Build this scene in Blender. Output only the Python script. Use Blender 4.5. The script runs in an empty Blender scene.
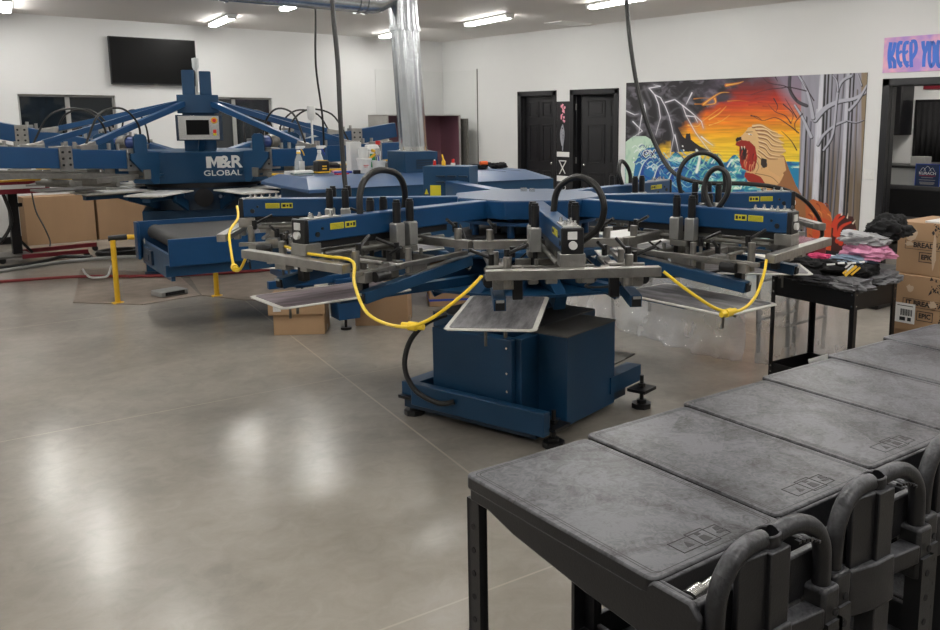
import bpy, bmesh, math, random
import numpy as np
from mathutils import Vector, Matrix, noise
S = bpy.context.scene
COL = S.collection
R = math.radians
PI = math.pi
random.seed(7)

# ---------------------------------------------------------------- camera, world, exposure
cd = bpy.data.cameras.new('camera'); cam = bpy.data.objects.new('camera', cd); COL.objects.link(cam)
yaw, pitch, roll = 0.72185816, 0.16749252, -0.00144614
cy_, sy_, cp_, sp_ = math.cos(yaw), math.sin(yaw), math.cos(pitch), math.sin(pitch)
fw = Vector((sy_*cp_, cy_*cp_, -sp_)); rt = Vector((cy_, -sy_, 0)); up = rt.cross(fw)
r2 = rt*math.cos(roll)+up*math.sin(roll); u2 = -rt*math.sin(roll)+up*math.cos(roll)
CAMZ = 1.71
cam.matrix_world = Matrix(((r2.x, u2.x, -fw.x, 0), (r2.y, u2.y, -fw.y, 0), (r2.z, u2.z, -fw.z, CAMZ), (0, 0, 0, 1)))
cd.sensor_width = 36; cd.lens = 876.336/940*36
cd.shift_x = (470-548.277)/940; cd.shift_y = (267.169-315)/940
cd.clip_start = 0.05; cd.clip_end = 200
S.camera = cam
w = bpy.data.worlds.new('world'); S.world = w; w.use_nodes = True
w.node_tree.nodes['Background'].inputs[0].default_value = (0.01, 0.013, 0.02, 1)
w.node_tree.nodes['Background'].inputs[1].default_value = 0.5
S.view_settings.view_transform = 'Standard'; S.view_settings.look = 'None'
S.view_settings.gamma = 1; S.view_settings.use_curve_mapping = False
S.view_settings.exposure = 0.22
LAMP = 48.0          # emission of the tube lenses

# ---------------------------------------------------------------- materials
def nd(nt, t, **k):
    n = nt.nodes.new(t)
    for a, v in k.items():
        if a.startswith('i_'): n.inputs[a[2:].replace('_', ' ')].default_value = v
        else: setattr(n, a, v)
    return n
def mat(name, col, rough=.5, metal=0, spec=.5, var=.12, scale=6, bump=0, bscale=40, emit=None, coat=0, rvar=.0, stretch=None):
    m = bpy.data.materials.new(name); m.use_nodes = True; nt = m.node_tree
    b = nt.nodes['Principled BSDF']
    b.inputs['Roughness'].default_value = rough; b.inputs['Metallic'].default_value = metal
    b.inputs['Specular IOR Level'].default_value = spec
    b.inputs['Coat Weight'].default_value = coat
    tc = nd(nt, 'ShaderNodeTexCoord'); mp = nd(nt, 'ShaderNodeMapping')
    if stretch: mp.inputs['Scale'].default_value = stretch
    nt.links.new(tc.outputs['Object'], mp.inputs[0])
    nz = nd(nt, 'ShaderNodeTexNoise', i_Scale=scale, i_Detail=5.0); nt.links.new(mp.outputs[0], nz.inputs['Vector'])
    mx = nd(nt, 'ShaderNodeMix', data_type='RGBA')
    c = Vector(col)
    mx.inputs[6].default_value = (*(c*(1-var)), 1); mx.inputs[7].default_value = (*[min(1, v*(1+var)) for v in c], 1)
    nt.links.new(nz.outputs['Fac'], mx.inputs[0]); nt.links.new(mx.outputs[2], b.inputs['Base Color'])
    if rvar:
        mr = nd(nt, 'ShaderNodeMapRange'); mr.inputs[3].default_value = rough-rvar; mr.inputs[4].default_value = rough+rvar
        nt.links.new(nz.outputs['Fac'], mr.inputs[0]); nt.links.new(mr.outputs[0], b.inputs['Roughness'])
    if bump:
        n2 = nd(nt, 'ShaderNodeTexNoise', i_Scale=bscale, i_Detail=3.0); nt.links.new(mp.outputs[0], n2.inputs['Vector'])
        bp = nd(nt, 'ShaderNodeBump', i_Strength=bump, i_Distance=.01)
        nt.links.new(n2.outputs['Fac'], bp.inputs['Height']); nt.links.new(bp.outputs[0], b.inputs['Normal'])
    if emit:
        b.inputs['Emission Color'].default_value = (*col, 1); b.inputs['Emission Strength'].default_value = emit
    return m
def clearmat(name, col, alpha, rough=.15, bump=0):
    m = mat(name, col, rough, bump=bump, bscale=12)
    nt = m.node_tree; b = nt.nodes['Principled BSDF']
    b.inputs['Alpha'].default_value = alpha
    return m
M = {}
M['wall'] = mat('wall_paint', (.68, .685, .68), .85, var=.03, scale=2, bump=.05, bscale=150)
M['ceil'] = mat('ceiling_paint', (.62, .60, .58), .6, var=.03, scale=1, bump=.03)
M['frp'] = mat('white_panel', (.64, .65, .64), .35, var=.02, bump=.03, bscale=90)
M['blue'] = mat('navy_paint', (.008, .048, .112), .40, spec=.38, var=.16, scale=4, bump=.06, bscale=90, rvar=.06)
M['blue_hi'] = mat('press_blue_paint', (.007, .052, .142), .34, spec=.42, var=.14, scale=5, bump=.05, bscale=120, rvar=.05)
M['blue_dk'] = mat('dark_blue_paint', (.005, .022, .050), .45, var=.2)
M['blue_top'] = mat('lit_blue_hub_top', (.060, .095, .165), .42, spec=.6, var=.15, scale=30, bump=.05, bscale=200)  # paler blue stands for ceiling light reflected by the hub top
M['hood'] = mat('dryer_hood_blue', (.030, .080, .185), .38, spec=.6, var=.2, scale=5, rvar=.08)
M['alu'] = mat('cast_aluminium', (.34, .33, .31), .34, metal=.92, var=.38, scale=14, bump=.25, bscale=45, rvar=.1)
M['alud'] = mat('dull_grey_steel', (.17, .165, .15), .5, metal=.6, var=.35, scale=22, bump=.15, bscale=60)
M['steel_m'] = mat('milled_steel', (.42, .42, .40), .38, metal=.8, var=.25, scale=20)
M['steel'] = mat('bright_steel', (.68, .68, .67), .22, metal=.95, var=.1, scale=15)
M['galv'] = mat('galvanised_duct', (.52, .55, .57), .24, metal=.95, var=.25, scale=9, rvar=.08)
M['black'] = mat('black_paint', (.006, .006, .007), .38, var=.3)
M['rub'] = mat('black_rubber', (.008, .0075, .007), .45, var=.3, scale=20)
M['door'] = mat('black_door_paint', (.009, .009, .011), .38, var=.1)
M['cart'] = None
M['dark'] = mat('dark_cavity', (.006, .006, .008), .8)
M['white'] = mat('white_plastic', (.72, .72, .70), .35, var=.03)
M['yellow'] = mat('yellow_paint', (.78, .46, .02), .4, var=.08)
M['label'] = mat('yellow_warning_label', (.62, .55, .02), .5, var=.05)
M['ink'] = mat('black_print', (.012, .012, .014), .6)
M['hose_y'] = mat('yellow_air_hose', (.86, .60, .03), .38, var=.06)
M['red'] = mat('maroon_paint', (.17, .012, .022), .42, var=.15)
M['redp'] = mat('red_plastic', (.62, .02, .015), .4)
M['redhose'] = mat('red_rubber_hose', (.23, .02, .022), .5)
M['orange'] = mat('orange_plastic', (.80, .13, .02), .4)
M['kraft'] = mat('kraft_cardboard', (.36, .225, .125), .8, var=.10, scale=5, bump=.05, bscale=60, stretch=(1, 1, .3))
M['kraft2'] = mat('pale_cardboard', (.44, .285, .16), .8, var=.10, scale=4)
M['tape'] = mat('packing_tape', (.33, .22, .13), .3, var=.05)
M['brownmat'] = mat('brown_floor_board', (.25, .205, .17), .8, var=.35, scale=7, bump=.1)
M['booth'] = mat('maroon_booth_lining', (.17, .075, .10), .3, var=.35, scale=3, stretch=(1, 1, .25))
M['stain'] = mat('stainless_sheet', (.45, .44, .42), .4, metal=.7, var=.2, scale=6)
M['belt'] = mat('black_mesh_belt', (.028, .027, .026), .6, var=.5, scale=60, bump=.4, bscale=160)
M['platen'] = None
M['screenoff'] = mat('tv_glass', (.002, .002, .0022), .38, spec=.12)
M['glass'] = mat('night_window_glass', (.012, .016, .02), .06, spec=.8)
M['lens'] = mat('tube_lens', (1, .975, .93), .5, emit=LAMP)
M['tape_w'] = mat('grey_frame_paint', (.30, .30, .29), .5)
M['pink'] = mat('pink_cloth', (.70, .30, .46), .9, var=.1, bump=.25, bscale=90)
M['motor'] = mat('bright_blue_motor', (.010, .04, .20), .35, spec=.7, var=.2)
M['green'] = mat('green_label', (.03, .30, .09), .5)
M['bluep'] = mat('blue_plastic', (.02, .06, .40), .4)
M['clear'] = clearmat('clear_plastic', (.75, .8, .8), .35)
M['frost'] = clearmat('frosted_bottle', (.75, .78, .78), .75, .3)

def platen_mat(name, base, blot):
    m = mat(name, base, .5, bump=.08, bscale=50); nt = m.node_tree; b = nt.nodes['Principled BSDF']
    tc = nd(nt, 'ShaderNodeTexCoord')
    n1 = nd(nt, 'ShaderNodeTexNoise', i_Scale=9.0, i_Detail=9.0, i_Roughness=.7); mp = nd(nt, 'ShaderNodeMapping'); mp.inputs['Scale'].default_value = (.5, 3, 1)
    nt.links.new(tc.outputs['Object'], mp.inputs[0]); nt.links.new(mp.outputs[0], n1.inputs['Vector'])
    cr = nd(nt, 'ShaderNodeValToRGB'); e = cr.color_ramp.elements
    e[0].position = .36; e[0].color = (*base, 1); e[1].position = .72; e[1].color = (*blot, 1)
    nt.links.new(n1.outputs['Fac'], cr.inputs[0]); nt.links.new(cr.outputs[0], b.inputs['Base Color'])
    return m
M['platen'] = platen_mat('used_platen_rubber', (.075, .072, .078), (.30, .29, .30))
M['platen_m'] = platen_mat('maroon_stained_platen', (.10, .07, .08), (.30, .25, .27))
M['platen_e'] = mat('lint_white_edge', (.62, .61, .57), .85, var=.15, scale=40, bump=.2)

def cart_mat():
    m = mat('scuffed_black_plastic', (.05, .05, .052), .42, bump=.07, bscale=220); nt = m.node_tree; b = nt.nodes['Principled BSDF']; b.inputs['Specular IOR Level'].default_value = .32
    ge = nd(nt, 'ShaderNodeNewGeometry')
    n1 = nd(nt, 'ShaderNodeTexNoise', i_Scale=5.0, i_Detail=8.0, i_Roughness=.62, i_Distortion=1.6)
    n2 = nd(nt, 'ShaderNodeTexNoise', i_Scale=28.0, i_Detail=6.0, i_Distortion=3.0)
    vo = nd(nt, 'ShaderNodeTexVoronoi', i_Scale=5.5)
    for n in (n1, n2, vo): nt.links.new(ge.outputs['Position'], n.inputs['Vector'])
    a = nd(nt, 'ShaderNodeMath', operation='MULTIPLY_ADD'); a.inputs[1].default_value = .55; nt.links.new(n2.outputs['Fac'], a.inputs[0]); nt.links.new(n1.outputs['Fac'], a.inputs[2])
    sp = nd(nt, 'ShaderNodeSeparateColor'); nt.links.new(vo.outputs['Color'], sp.inputs[0])
    a2 = nd(nt, 'ShaderNodeMath', operation='MULTIPLY_ADD'); a2.inputs[1].default_value = .16; nt.links.new(sp.outputs[0], a2.inputs[0]); nt.links.new(a.outputs[0], a2.inputs[2])
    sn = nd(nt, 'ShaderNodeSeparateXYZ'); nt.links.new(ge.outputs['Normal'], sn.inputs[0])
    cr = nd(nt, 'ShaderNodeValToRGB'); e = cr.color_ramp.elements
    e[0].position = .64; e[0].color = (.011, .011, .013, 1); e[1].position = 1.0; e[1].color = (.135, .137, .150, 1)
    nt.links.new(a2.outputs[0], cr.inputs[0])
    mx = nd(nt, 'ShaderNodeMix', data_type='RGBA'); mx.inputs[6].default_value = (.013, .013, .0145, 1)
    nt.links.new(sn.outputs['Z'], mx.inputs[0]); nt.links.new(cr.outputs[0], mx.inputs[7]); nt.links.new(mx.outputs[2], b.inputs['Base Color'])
    mr = nd(nt, 'ShaderNodeMapRange'); mr.inputs[1].default_value = .4; mr.inputs[2].default_value = .9; mr.inputs[3].default_value = .33; mr.inputs[4].default_value = .52
    nt.links.new(n1.outputs['Fac'], mr.inputs[0]); nt.links.new(mr.outputs[0], b.inputs['Roughness'])
    return m
M['cart'] = cart_mat()

def floor_mat():
    m = bpy.data.materials.new('polished_concrete'); m.use_nodes = True; nt = m.node_tree; b = nt.nodes['Principled BSDF']
    ge = nd(nt, 'ShaderNodeNewGeometry')
    n1 = nd(nt, 'ShaderNodeTexNoise', i_Scale=.9, i_Detail=7.0, i_Roughness=.6, i_Distortion=.5)
    n2 = nd(nt, 'ShaderNodeTexNoise', i_Scale=9.0, i_Detail=9.0, i_Roughness=.7, i_Distortion=.8)
    n3 = nd(nt, 'ShaderNodeTexNoise', i_Scale=90.0, i_Detail=3.0)
    for n in (n1, n2, n3): nt.links.new(ge.outputs['Position'], n.inputs['Vector'])
    a = nd(nt, 'ShaderNodeMath', operation='MULTIPLY_ADD'); a.inputs[1].default_value = .55
    nt.links.new(n2.outputs['Fac'], a.inputs[0]); nt.links.new(n1.outputs['Fac'], a.inputs[2])
    cr = nd(nt, 'ShaderNodeValToRGB'); e = cr.color_ramp.elements
    e[0].position = .40; e[0].color = (.215, .196, .170, 1); e[1].position = 1.0; e[1].color = (.375, .343, .298, 1)
    nt.links.new(a.outputs[0], cr.inputs[0])
    # saw cut joints, drawn as distance to straight lines of the slab
    sx = nd(nt, 'ShaderNodeSeparateXYZ'); nt.links.new(ge.outputs['Position'], sx.inputs[0])
    def line(p, q, wdt):
        dx, dy = q[0]-p[0], q[1]-p[1]; L = math.hypot(dx, dy); nx, ny = -dy/L, dx/L; c = -(nx*p[0]+ny*p[1])
        m1 = nd(nt, 'ShaderNodeMath', operation='MULTIPLY_ADD'); m1.inputs[1].default_value = nx; m1.inputs[2].default_value = c; nt.links.new(sx.outputs[0], m1.inputs[0])
        m2 = nd(nt, 'ShaderNodeMath', operation='MULTIPLY_ADD'); m2.inputs[1].default_value = ny; nt.links.new(sx.outputs[1], m2.inputs[0]); nt.links.new(m1.outputs[0], m2.inputs[2])
        ab = nd(nt, 'ShaderNodeMath', operation='ABSOLUTE'); nt.links.new(m2.outputs[0], ab.inputs[0])
        lt = nd(nt, 'ShaderNodeMath', operation='LESS_THAN'); lt.inputs[1].default_value = wdt; nt.links.new(ab.outputs[0], lt.inputs[0])
        return lt.outputs[0]
    L = [line((3.34, 8.57), (2.40, 3.33), .006), line((.754, 5.325), (2.734, 5.177), .004), line((1.66, 2.40), (2.11, 2.36), .005), line((1.1, 8.3), (2.0, 8.25), .005), line((6.4, 9), (5.7, 3.5), .006)]
    mxm = L[0]
    for l in L[1:]:
        k = nd(nt, 'ShaderNodeMath', operation='MAXIMUM'); nt.links.new(mxm, k.inputs[0]); nt.links.new(l, k.inputs[1]); mxm = k.outputs[0]
    # darker old patch with its own outline in front of the dryer
    mx = nd(nt, 'ShaderNodeMix', data_type='RGBA'); mx.inputs[7].default_value = (.45, .40, .33, 1)
    f = nd(nt, 'ShaderNodeMath', operation='MULTIPLY'); f.inputs[1].default_value = .75; nt.links.new(mxm, f.inputs[0])
    nt.links.new(f.outputs[0], mx.inputs[0]); nt.links.new(cr.outputs[0], mx.inputs[6])
    # dark grime specks
    cr2 = nd(nt, 'ShaderNodeValToRGB'); e = cr2.color_ramp.elements; e[0].position = .28; e[0].color = (.55, .55, .55, 1); e[1].position = .36; e[1].color = (1, 1, 1, 1)
    nt.links.new(n3.outputs['Fac'], cr2.inputs[0])
    mu = nd(nt, 'ShaderNodeMix', data_type='RGBA', blend_type='MULTIPLY'); mu.inputs[0].default_value = 0.0
    nt.links.new(mx.outputs[2], mu.inputs[6]); nt.links.new(cr2.outputs[0], mu.inputs[7]); nt.links.new(mu.outputs[2], b.inputs['Base Color'])
    mr = nd(nt, 'ShaderNodeMapRange'); mr.inputs[1].default_value = .2; mr.inputs[2].default_value = .8; mr.inputs[3].default_value = .20; mr.inputs[4].default_value = .268
    nt.links.new(n1.outputs['Fac'], mr.inputs[0]); nt.links.new(mr.outputs[0], b.inputs['Roughness'])
    b.inputs['Specular IOR Level'].default_value = .5
    return m
M['floor'] = floor_mat()

# ---------------------------------------------------------------- mesh builder
class MB:
    def __init__(s): s.v = []; s.f = []; s.mi = []; s.cur = 0
    def add(s, vs, fs):
        o = len(s.v); s.v += [Vector(v) for v in vs]
        for f in fs: s.f.append([i+o for i in f]); s.mi.append(s.cur)
        return s
    def m(s, i): s.cur = i; return s
    def box(s, c, d, rz=0, M_=None):
        x, y, z = d[0]/2, d[1]/2, d[2]/2
        vs = [Vector((a, b, e)) for a in (-x, x) for b in (-y, y) for e in (-z, z)]
        Q = M_ if M_ is not None else Matrix.Rotation(rz, 3, 'Z')
        vs = [Q @ v + Vector(c) for v in vs]
        return s.add(vs, [(0, 1, 3, 2), (4, 6, 7, 5), (0, 4, 5, 1), (2, 3, 7, 6), (0, 2, 6, 4), (1, 5, 7, 3)])
    def bb(s, x0, x1, y0, y1, z0, z1): return s.box(((x0+x1)/2, (y0+y1)/2, (z0+z1)/2), (abs(x1-x0), abs(y1-y0), abs(z1-z0)))
    def beam(s, p, q, w, h):      # centre line p..q, width w (sideways), height h
        p, q = Vector(p), Vector(q); d = q-p; L = d.length; d.normalize()
        side = d.cross(Vector((0, 0, 1)))
        if side.length < 1e-4: side = Vector((0, 1, 0))
        side.normalize(); u = side.cross(d)
        return s.box((p+q)/2, (L, w, h), M_=Matrix((d, side, u)).transposed())
    def cyl(s, p, q, r, n=16, r2=None, cap=True):
        p, q = Vector(p), Vector(q); d = (q-p).normalized(); a = d.orthogonal().normalized(); b = d.cross(a); r2 = r if r2 is None else r2
        vs = []
        for k in range(n):
            t = 2*PI*k/n; e = a*math.cos(t)+b*math.sin(t); vs += [p+e*r, q+e*r2]
        fs = [(2*k, 2*((k+1) % n), 2*((k+1) % n)+1, 2*k+1) for k in range(n)]
        if cap: fs += [tuple(2*k for k in range(n))[::-1], tuple(2*k+1 for k in range(n))]
        return s.add(vs, fs)
    def tube(s, pts, r, n=8):
        P = smooth(pts); vs = []; fs = []; a = None
        for i, p in enumerate(P):
            d = (P[min(i+1, len(P)-1)]-P[max(i-1, 0)])
            if d.length < 1e-7: d = Vector((0, 0, 1))
            d.normalize()
            a = d.orthogonal().normalized() if a is None else (a-d*a.dot(d)).normalized()
            b = d.cross(a)
            for k in range(n): t = 2*PI*k/n; vs.append(p+(a*math.cos(t)+b*math.sin(t))*r)
        for i in range(len(P)-1):
            for k in range(n): k2 = (k+1) % n; fs.append((i*n+k, i*n+k2, (i+1)*n+k2, (i+1)*n+k))
        fs += [tuple(range(n))[::-1], tuple((len(P)-1)*n+k for k in range(n))]
        return s.add(vs, fs)
    def prism(s, pts, z0, z1, pts1=None):
        n = len(pts); pts1 = pts1 or pts
        return s.add([(*p, z0) for p in pts]+[(*p, z1) for p in pts1], [tuple(range(n))[::-1], tuple(range(n, 2*n))]+[(k, (k+1) % n, n+(k+1) % n, n+k) for k in range(n)])
    def lathe(s, prof, c=(0, 0, 0), n=20):
        c = Vector(c); vs = []; m = len(prof)
        for k in range(n):
            t = 2*PI*k/n
            for r, z in prof: vs.append(c+Vector((r*math.cos(t), r*math.sin(t), z)))
        fs = [(k*m+i, ((k+1) % n)*m+i, ((k+1) % n)*m+i+1, k*m+i+1) for k in range(n) for i in range(m-1)]
        return s.add(vs, fs)
    def sphere(s, c, r, n=12, sc=(1, 1, 1)):
        pr = [(r*math.sin(PI*i/n), -r*math.cos(PI*i/n)) for i in range(n+1)]
        o = len(s.v); s.lathe(pr, (0, 0, 0), n*2)
        for i in range(o, len(s.v)): v = s.v[i]; s.v[i] = Vector((v.x*sc[0], v.y*sc[1], v.z*sc[2]))+Vector(c)
        return s
    def build(s, name, m, parent=None, bevel=0, loc=None, rz=0, auto=35):
        me = bpy.data.meshes.new(name); me.from_pydata([tuple(v) for v in s.v], [], s.f)
        ms = m if isinstance(m, (list, tuple)) else [m]
        for k in ms: me.materials.append(M[k] if isinstance(k, str) else k)
        me.polygons.foreach_set('material_index', s.mi)
        bm = bmesh.new(); bm.from_mesh(me); bmesh.ops.recalc_face_normals(bm, faces=bm.faces); bm.to_mesh(me); bm.free()
        me.polygons.foreach_set('use_smooth', [True]*len(me.polygons)); me.set_sharp_from_angle(angle=R(auto)); me.update()
        o = bpy.data.objects.new(name, me); COL.objects.link(o)
        if parent: o.parent = parent
        if loc is not None: o.location = loc
        if rz: o.rotation_euler.z = rz
        if bevel:
            b = o.modifiers.new('bevel', 'BEVEL'); b.width = bevel; b.segments = 2; b.limit_method = 'ANGLE'; b.angle_limit = R(40)
        return o
def smooth(pts, sub=6):
    P = [Vector(p) for p in pts]
    if len(P) < 3: return P
    out = []
    for i in range(len(P)-1):
        p0, p1, p2, p3 = P[max(i-1, 0)], P[i], P[i+1], P[min(i+2, len(P)-1)]
        for k in range(sub):
            t = k/sub; out.append(.5*((2*p1)+(p2-p0)*t+(2*p0-5*p1+4*p2-p3)*t*t+(3*p1-p0-3*p2+p3)*t**3))
    out.append(P[-1]); return out
def rrect(x0, x1, y0, y1, r, n=5):
    out = []
    for cx, cy, a0 in ((x1-r, y1-r, 0), (x0+r, y1-r, 90), (x0+r, y0+r, 180), (x1-r, y0+r, 270)):
        for k in range(n+1): a = R(a0+90*k/n); out.append((cx+r*math.cos(a), cy+r*math.sin(a)))
    return out
def tag(o, label, cat, group=None):
    o['label'] = label; o['category'] = cat
    if group: o['group'] = group
    return o
def thing(name, loc, label, cat, rz=0, group=None):
    o = bpy.data.objects.new(name, None); COL.objects.link(o); o.location = loc; o.rotation_euler.z = rz; o.empty_display_size = .1
    return tag(o, label, cat, group)
def struct(o): o['kind'] = 'structure'; return o
def copy_tree(o, parent=None):
    c = o.copy(); COL.objects.link(c)
    if parent: c.parent = parent
    for ch in [x for x in COL.objects if x.parent == o]: copy_tree(ch, c)
    return c
def text(s, size, m, parent, mw, name='lettering', ext=.001, bold=0, sx=1):
    cu = bpy.data.curves.new(name, 'FONT'); cu.body = s; cu.size = size; cu.extrude = ext; cu.offset = bold; cu.align_x = 'CENTER'; cu.align_y = 'CENTER'
    t = bpy.data.objects.new(name, cu); COL.objects.link(t)
    bpy.context.view_layer.update()
    me = bpy.data.meshes.new_from_object(t.evaluated_get(bpy.context.evaluated_depsgraph_get()))
    bpy.data.objects.remove(t); me.materials.clear(); me.materials.append(M[m])
    me.transform(Matrix.Diagonal((sx, 1, 1, 1)))
    o = bpy.data.objects.new(name, me); COL.objects.link(o); o.parent = parent; o.matrix_local = mw
    return o
def frame(o, xd, yd):   # matrix with local x along xd, local y along yd, at o
    xd, yd = Vector(xd).normalized(), Vector(yd).normalized(); zd = xd.cross(yd)
    m = Matrix((xd, yd, zd)).transposed().to_4x4(); m.translation = Vector(o); return m

# ---------------------------------------------------------------- room
XW, YW, HC = 9.722, 14.062, 3.14
X0, Y0 = -4.0, -4.0
struct(MB().bb(X0-.2, XW+.2, Y0-.2, YW+.2, -.12, 0).build('floor', 'floor'))
struct(MB().bb(X0-.2, XW+.2, Y0-.2, YW+.2, HC, HC+.12).build('ceiling', 'ceil'))
def wall_holes(name, axis, pos, th, a0, a1, z0, z1, holes, m):
    xs = sorted({a0, a1, *[h[0] for h in holes], *[h[1] for h in holes]}); zs = sorted({z0, z1, *[h[2] for h in holes], *[h[3] for h in holes]})
    b = MB()
    for i in range(len(xs)-1):
        # merge cells vertically
        for j in range(len(zs)-1):
            cx, cz = (xs[i]+xs[i+1])/2, (zs[j]+zs[j+1])/2
            if any(h[0] < cx < h[1] and h[2] < cz < h[3] for h in holes): continue
            if axis == 'y': b.bb(xs[i], xs[i+1], pos, pos+th, zs[j], zs[j+1])
            else: b.bb(pos, pos+th, xs[i], xs[i+1], zs[j], zs[j+1])
    return struct(b.build(name, m, auto=5))
W1 = (2.638, 3.895, 1.15, 2.06); W2 = (5.05, 6.311, 1.15, 2.06)
wall_holes('wall_back', 'y', YW, .2, X0, XW+.2, 0, HC, [W1, W2], 'wall')
D1 = (10.90, 11.75, 0, 2.11); D2 = (9.49, 10.43, 0, 2.11); D3 = (4.05, 5.12, 0, 2.10)
wall_holes('wall_right', 'x', XW, .15, Y0, YW, 0, HC, [D1, D2, D3], 'wall')
struct(MB().bb(X0-.2, X0, Y0, YW, 0, HC).build('wall_left', 'wall'))
struct(MB().bb(X0-.2, XW+.2, Y0-.2, Y0, 0, HC).build('wall_front', 'wall'))
struct(MB().bb(X0, XW, YW-.012, YW, 0, .10).build('baseboard_back', 'black'))
b = MB()
for y0, y1 in ((Y0, 3.95), (5.22, 9.42), (10.50, 10.83), (11.82, YW-.012)): b.bb(XW-.012, XW, y0, y1, 0, .10)
struct(b.build('baseboard_right', 'black'))
for i, wd in enumerate((W1, W2)):
    x0, x1, z0, z1 = wd
    f = MB()
    for a, b_, c, d in ((x0, x1, z0, z0+.03), (x0, x1, z1-.03, z1), (x0, x0+.03, z0, z1), (x1-.03, x1, z0, z1), ((x0+x1)/2-.03, (x0+x1)/2+.03, z0, z1)):
        f.bb(a, b_, YW+.05, YW+.10, c, d)
    g = struct(f.build('window_%d' % (i+1), 'tape_w'))
    for k in (0, 1):
        xm = (x0+x1)/2
        MB().bb(x0+.03 if k == 0 else xm+.03, xm-.03 if k == 0 else x1-.03, YW+.07, YW+.078, z0+.03, z1-.03).build('pane', 'glass', g)
    MB().bb(x0, x1, YW+.14, YW+.2, z0, z1).build('night_backing', 'dark', g)
# doors
def door_frame(n, y0, y1, zt, t=.07):
    f = MB()
    for fx0, fx1 in ((XW-.02, XW+.16),):
        f.bb(fx0, fx1, y0-t, y0+.015, 0, zt+t); f.bb(fx0, fx1, y1-.015, y1+t, 0, zt+t); f.bb(fx0, fx1, y0-t, y1+t, zt-.01, zt+t)
        f.bb(XW+.05, XW+.09, y0, y0+.02, 0, zt); f.bb(XW+.05, XW+.09, y1-.02, y1, 0, zt); f.bb(XW+.05, XW+.09, y0, y1, zt-.02, zt)
    return struct(f.build('door_%d' % n, 'door', bevel=.004))
def leaf(w, h, parent, loc, rz, ext=True):
    b = MB().bb(-.02, .02, 0, w, .01, h)
    pw = (w-.11*2-.09)/2
    for (z0, z1) in ((.25, .85), (1.0, 1.62), (1.74, 2.0)):
        for k in (0, 1):
            y0 = .11+k*(pw+.09); y1 = y0+pw
            for t, o_ in ((.0, .024), (.03, .020)):
                pass
            # raised moulding ring and raised field
            for a, c, d, e in ((y0, y1, z0, z0+.018), (y0, y1, z1-.018, z1), (y0, y0+.018, z0, z1), (y1-.018, y1, z0, z1)): b.bb(-.034, -.02, a, c, d, e)
            b.bb(-.031, -.02, y0+.05, y1-.05, z0+.05, z1-.05)
    o = b.build('door_leaf', 'door', parent, bevel=.003, loc=loc, rz=rz)
    MB().cyl((-.02, w-.07 if ext else .07, .98), (-.06, w-.07 if ext else .07, .98), .012).sphere((-.075, w-.07 if ext else .07, .98), .028).build('door_knob', 'steel', o)
    return o
d1 = door_frame(1, D1[0], D1[1], 2.10); leaf(D1[1]-D1[0]-.04, 2.08, d1, (XW+.11, D1[0]+.02, 0), 0, False)
d2 = door_frame(2, D2[0], D2[1], 2.10); l2 = leaf(D2[1]-D2[0]-.03, 2.09, d2, (XW+.17, D2[1]-.02, 0), PI+R(25), False)
l2.rotation_euler.z = PI+R(24)
# mirror so the moulded side faces the workshop
l2.scale.x = -1
for z in (.3, 1.0, 1.85): MB().bb(XW+.035, XW+.05, D2[1]-.03, D2[1]+.01, z, z+.1).build('hinge', 'stain', d2)
d3 = door_frame(3, D3[0], D3[1], 2.09)
# dark rooms behind doors 1 and 2, office behind door 3
struct(MB().bb(XW+.16, 11.6, 8.9, 8.95, 0, HC).bb(XW+.16, 11.6, 12.5, 12.55, 0, HC).bb(11.6, 11.65, 8.9, 12.55, 0, HC).bb(XW+.16, 11.65, 8.9, 12.55, HC, HC+.05).bb(XW+.2, 11.65, 8.9, 12.55, -.1, 0).build('wall_closet', 'wall'))
OX = 12.2
struct(MB().bb(XW+.2, OX+.1, 3.0, 8.0, -.1, 0).build('floor_office', 'floor'))
struct(MB().bb(XW+.2, OX+.1, 3.0, 8.0, 2.6, 2.7).build('ceiling_office', 'ceil'))
struct(MB().bb(OX, OX+.1, 3.0, 8.0, 0, 2.6).bb(XW+.16, OX, 3.0, 3.1, 0, 2.6).bb(XW+.16, OX, 7.9, 8.0, 0, 2.6).build('wall_office', 'wall'))

# ---------------------------------------------------------------- ceiling lights
flab = {(0, 0): 'far left ceiling light above the left window', (1, 0): 'ceiling light above the television, nearest the back wall', (1, 1): 'ceiling light half hidden by the end of the horizontal duct',
        (2, 0): 'small looking ceiling light right beside the vertical duct', (2, 1): 'ceiling light over the doors, whole fixture in view', (2, 2): 'ceiling light cut by the top edge, over the mural'}
for i, x in enumerate((2.42, 5.10, 8.0)):
    for j, y in enumerate((12.85, 10.3, 7.6, 4.9, 2.2, -.6)):
        if (i, j) == (2, 4): x_ = x
        t = thing('ceiling_light', (x-.03+(12.85-y)*-.02, y, HC), flab.get((i, j), '%s strip ceiling light from the back wall in the %s column, outside the photo' % (('first', 'second', 'third', 'fourth', 'fifth', 'sixth')[j], ('left', 'middle', 'mural side')[i])), 'ceiling light', R(-9.6), group='fluorescent strip lights')
        MB().bb(-.07, .07, -.66, .66, -.03, 0).build('housing', 'white', t, bevel=.004)
        MB().bb(-.05, .05, -.62, .62, -.065, -.028).build('diffuser', 'lens', t, bevel=.01)
        MB().bb(-.06, .06, -.66, -.62, -.065, -.03).bb(-.06, .06, .62, .66, -.065, -.03).build('end_cap', 'white', t)
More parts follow.
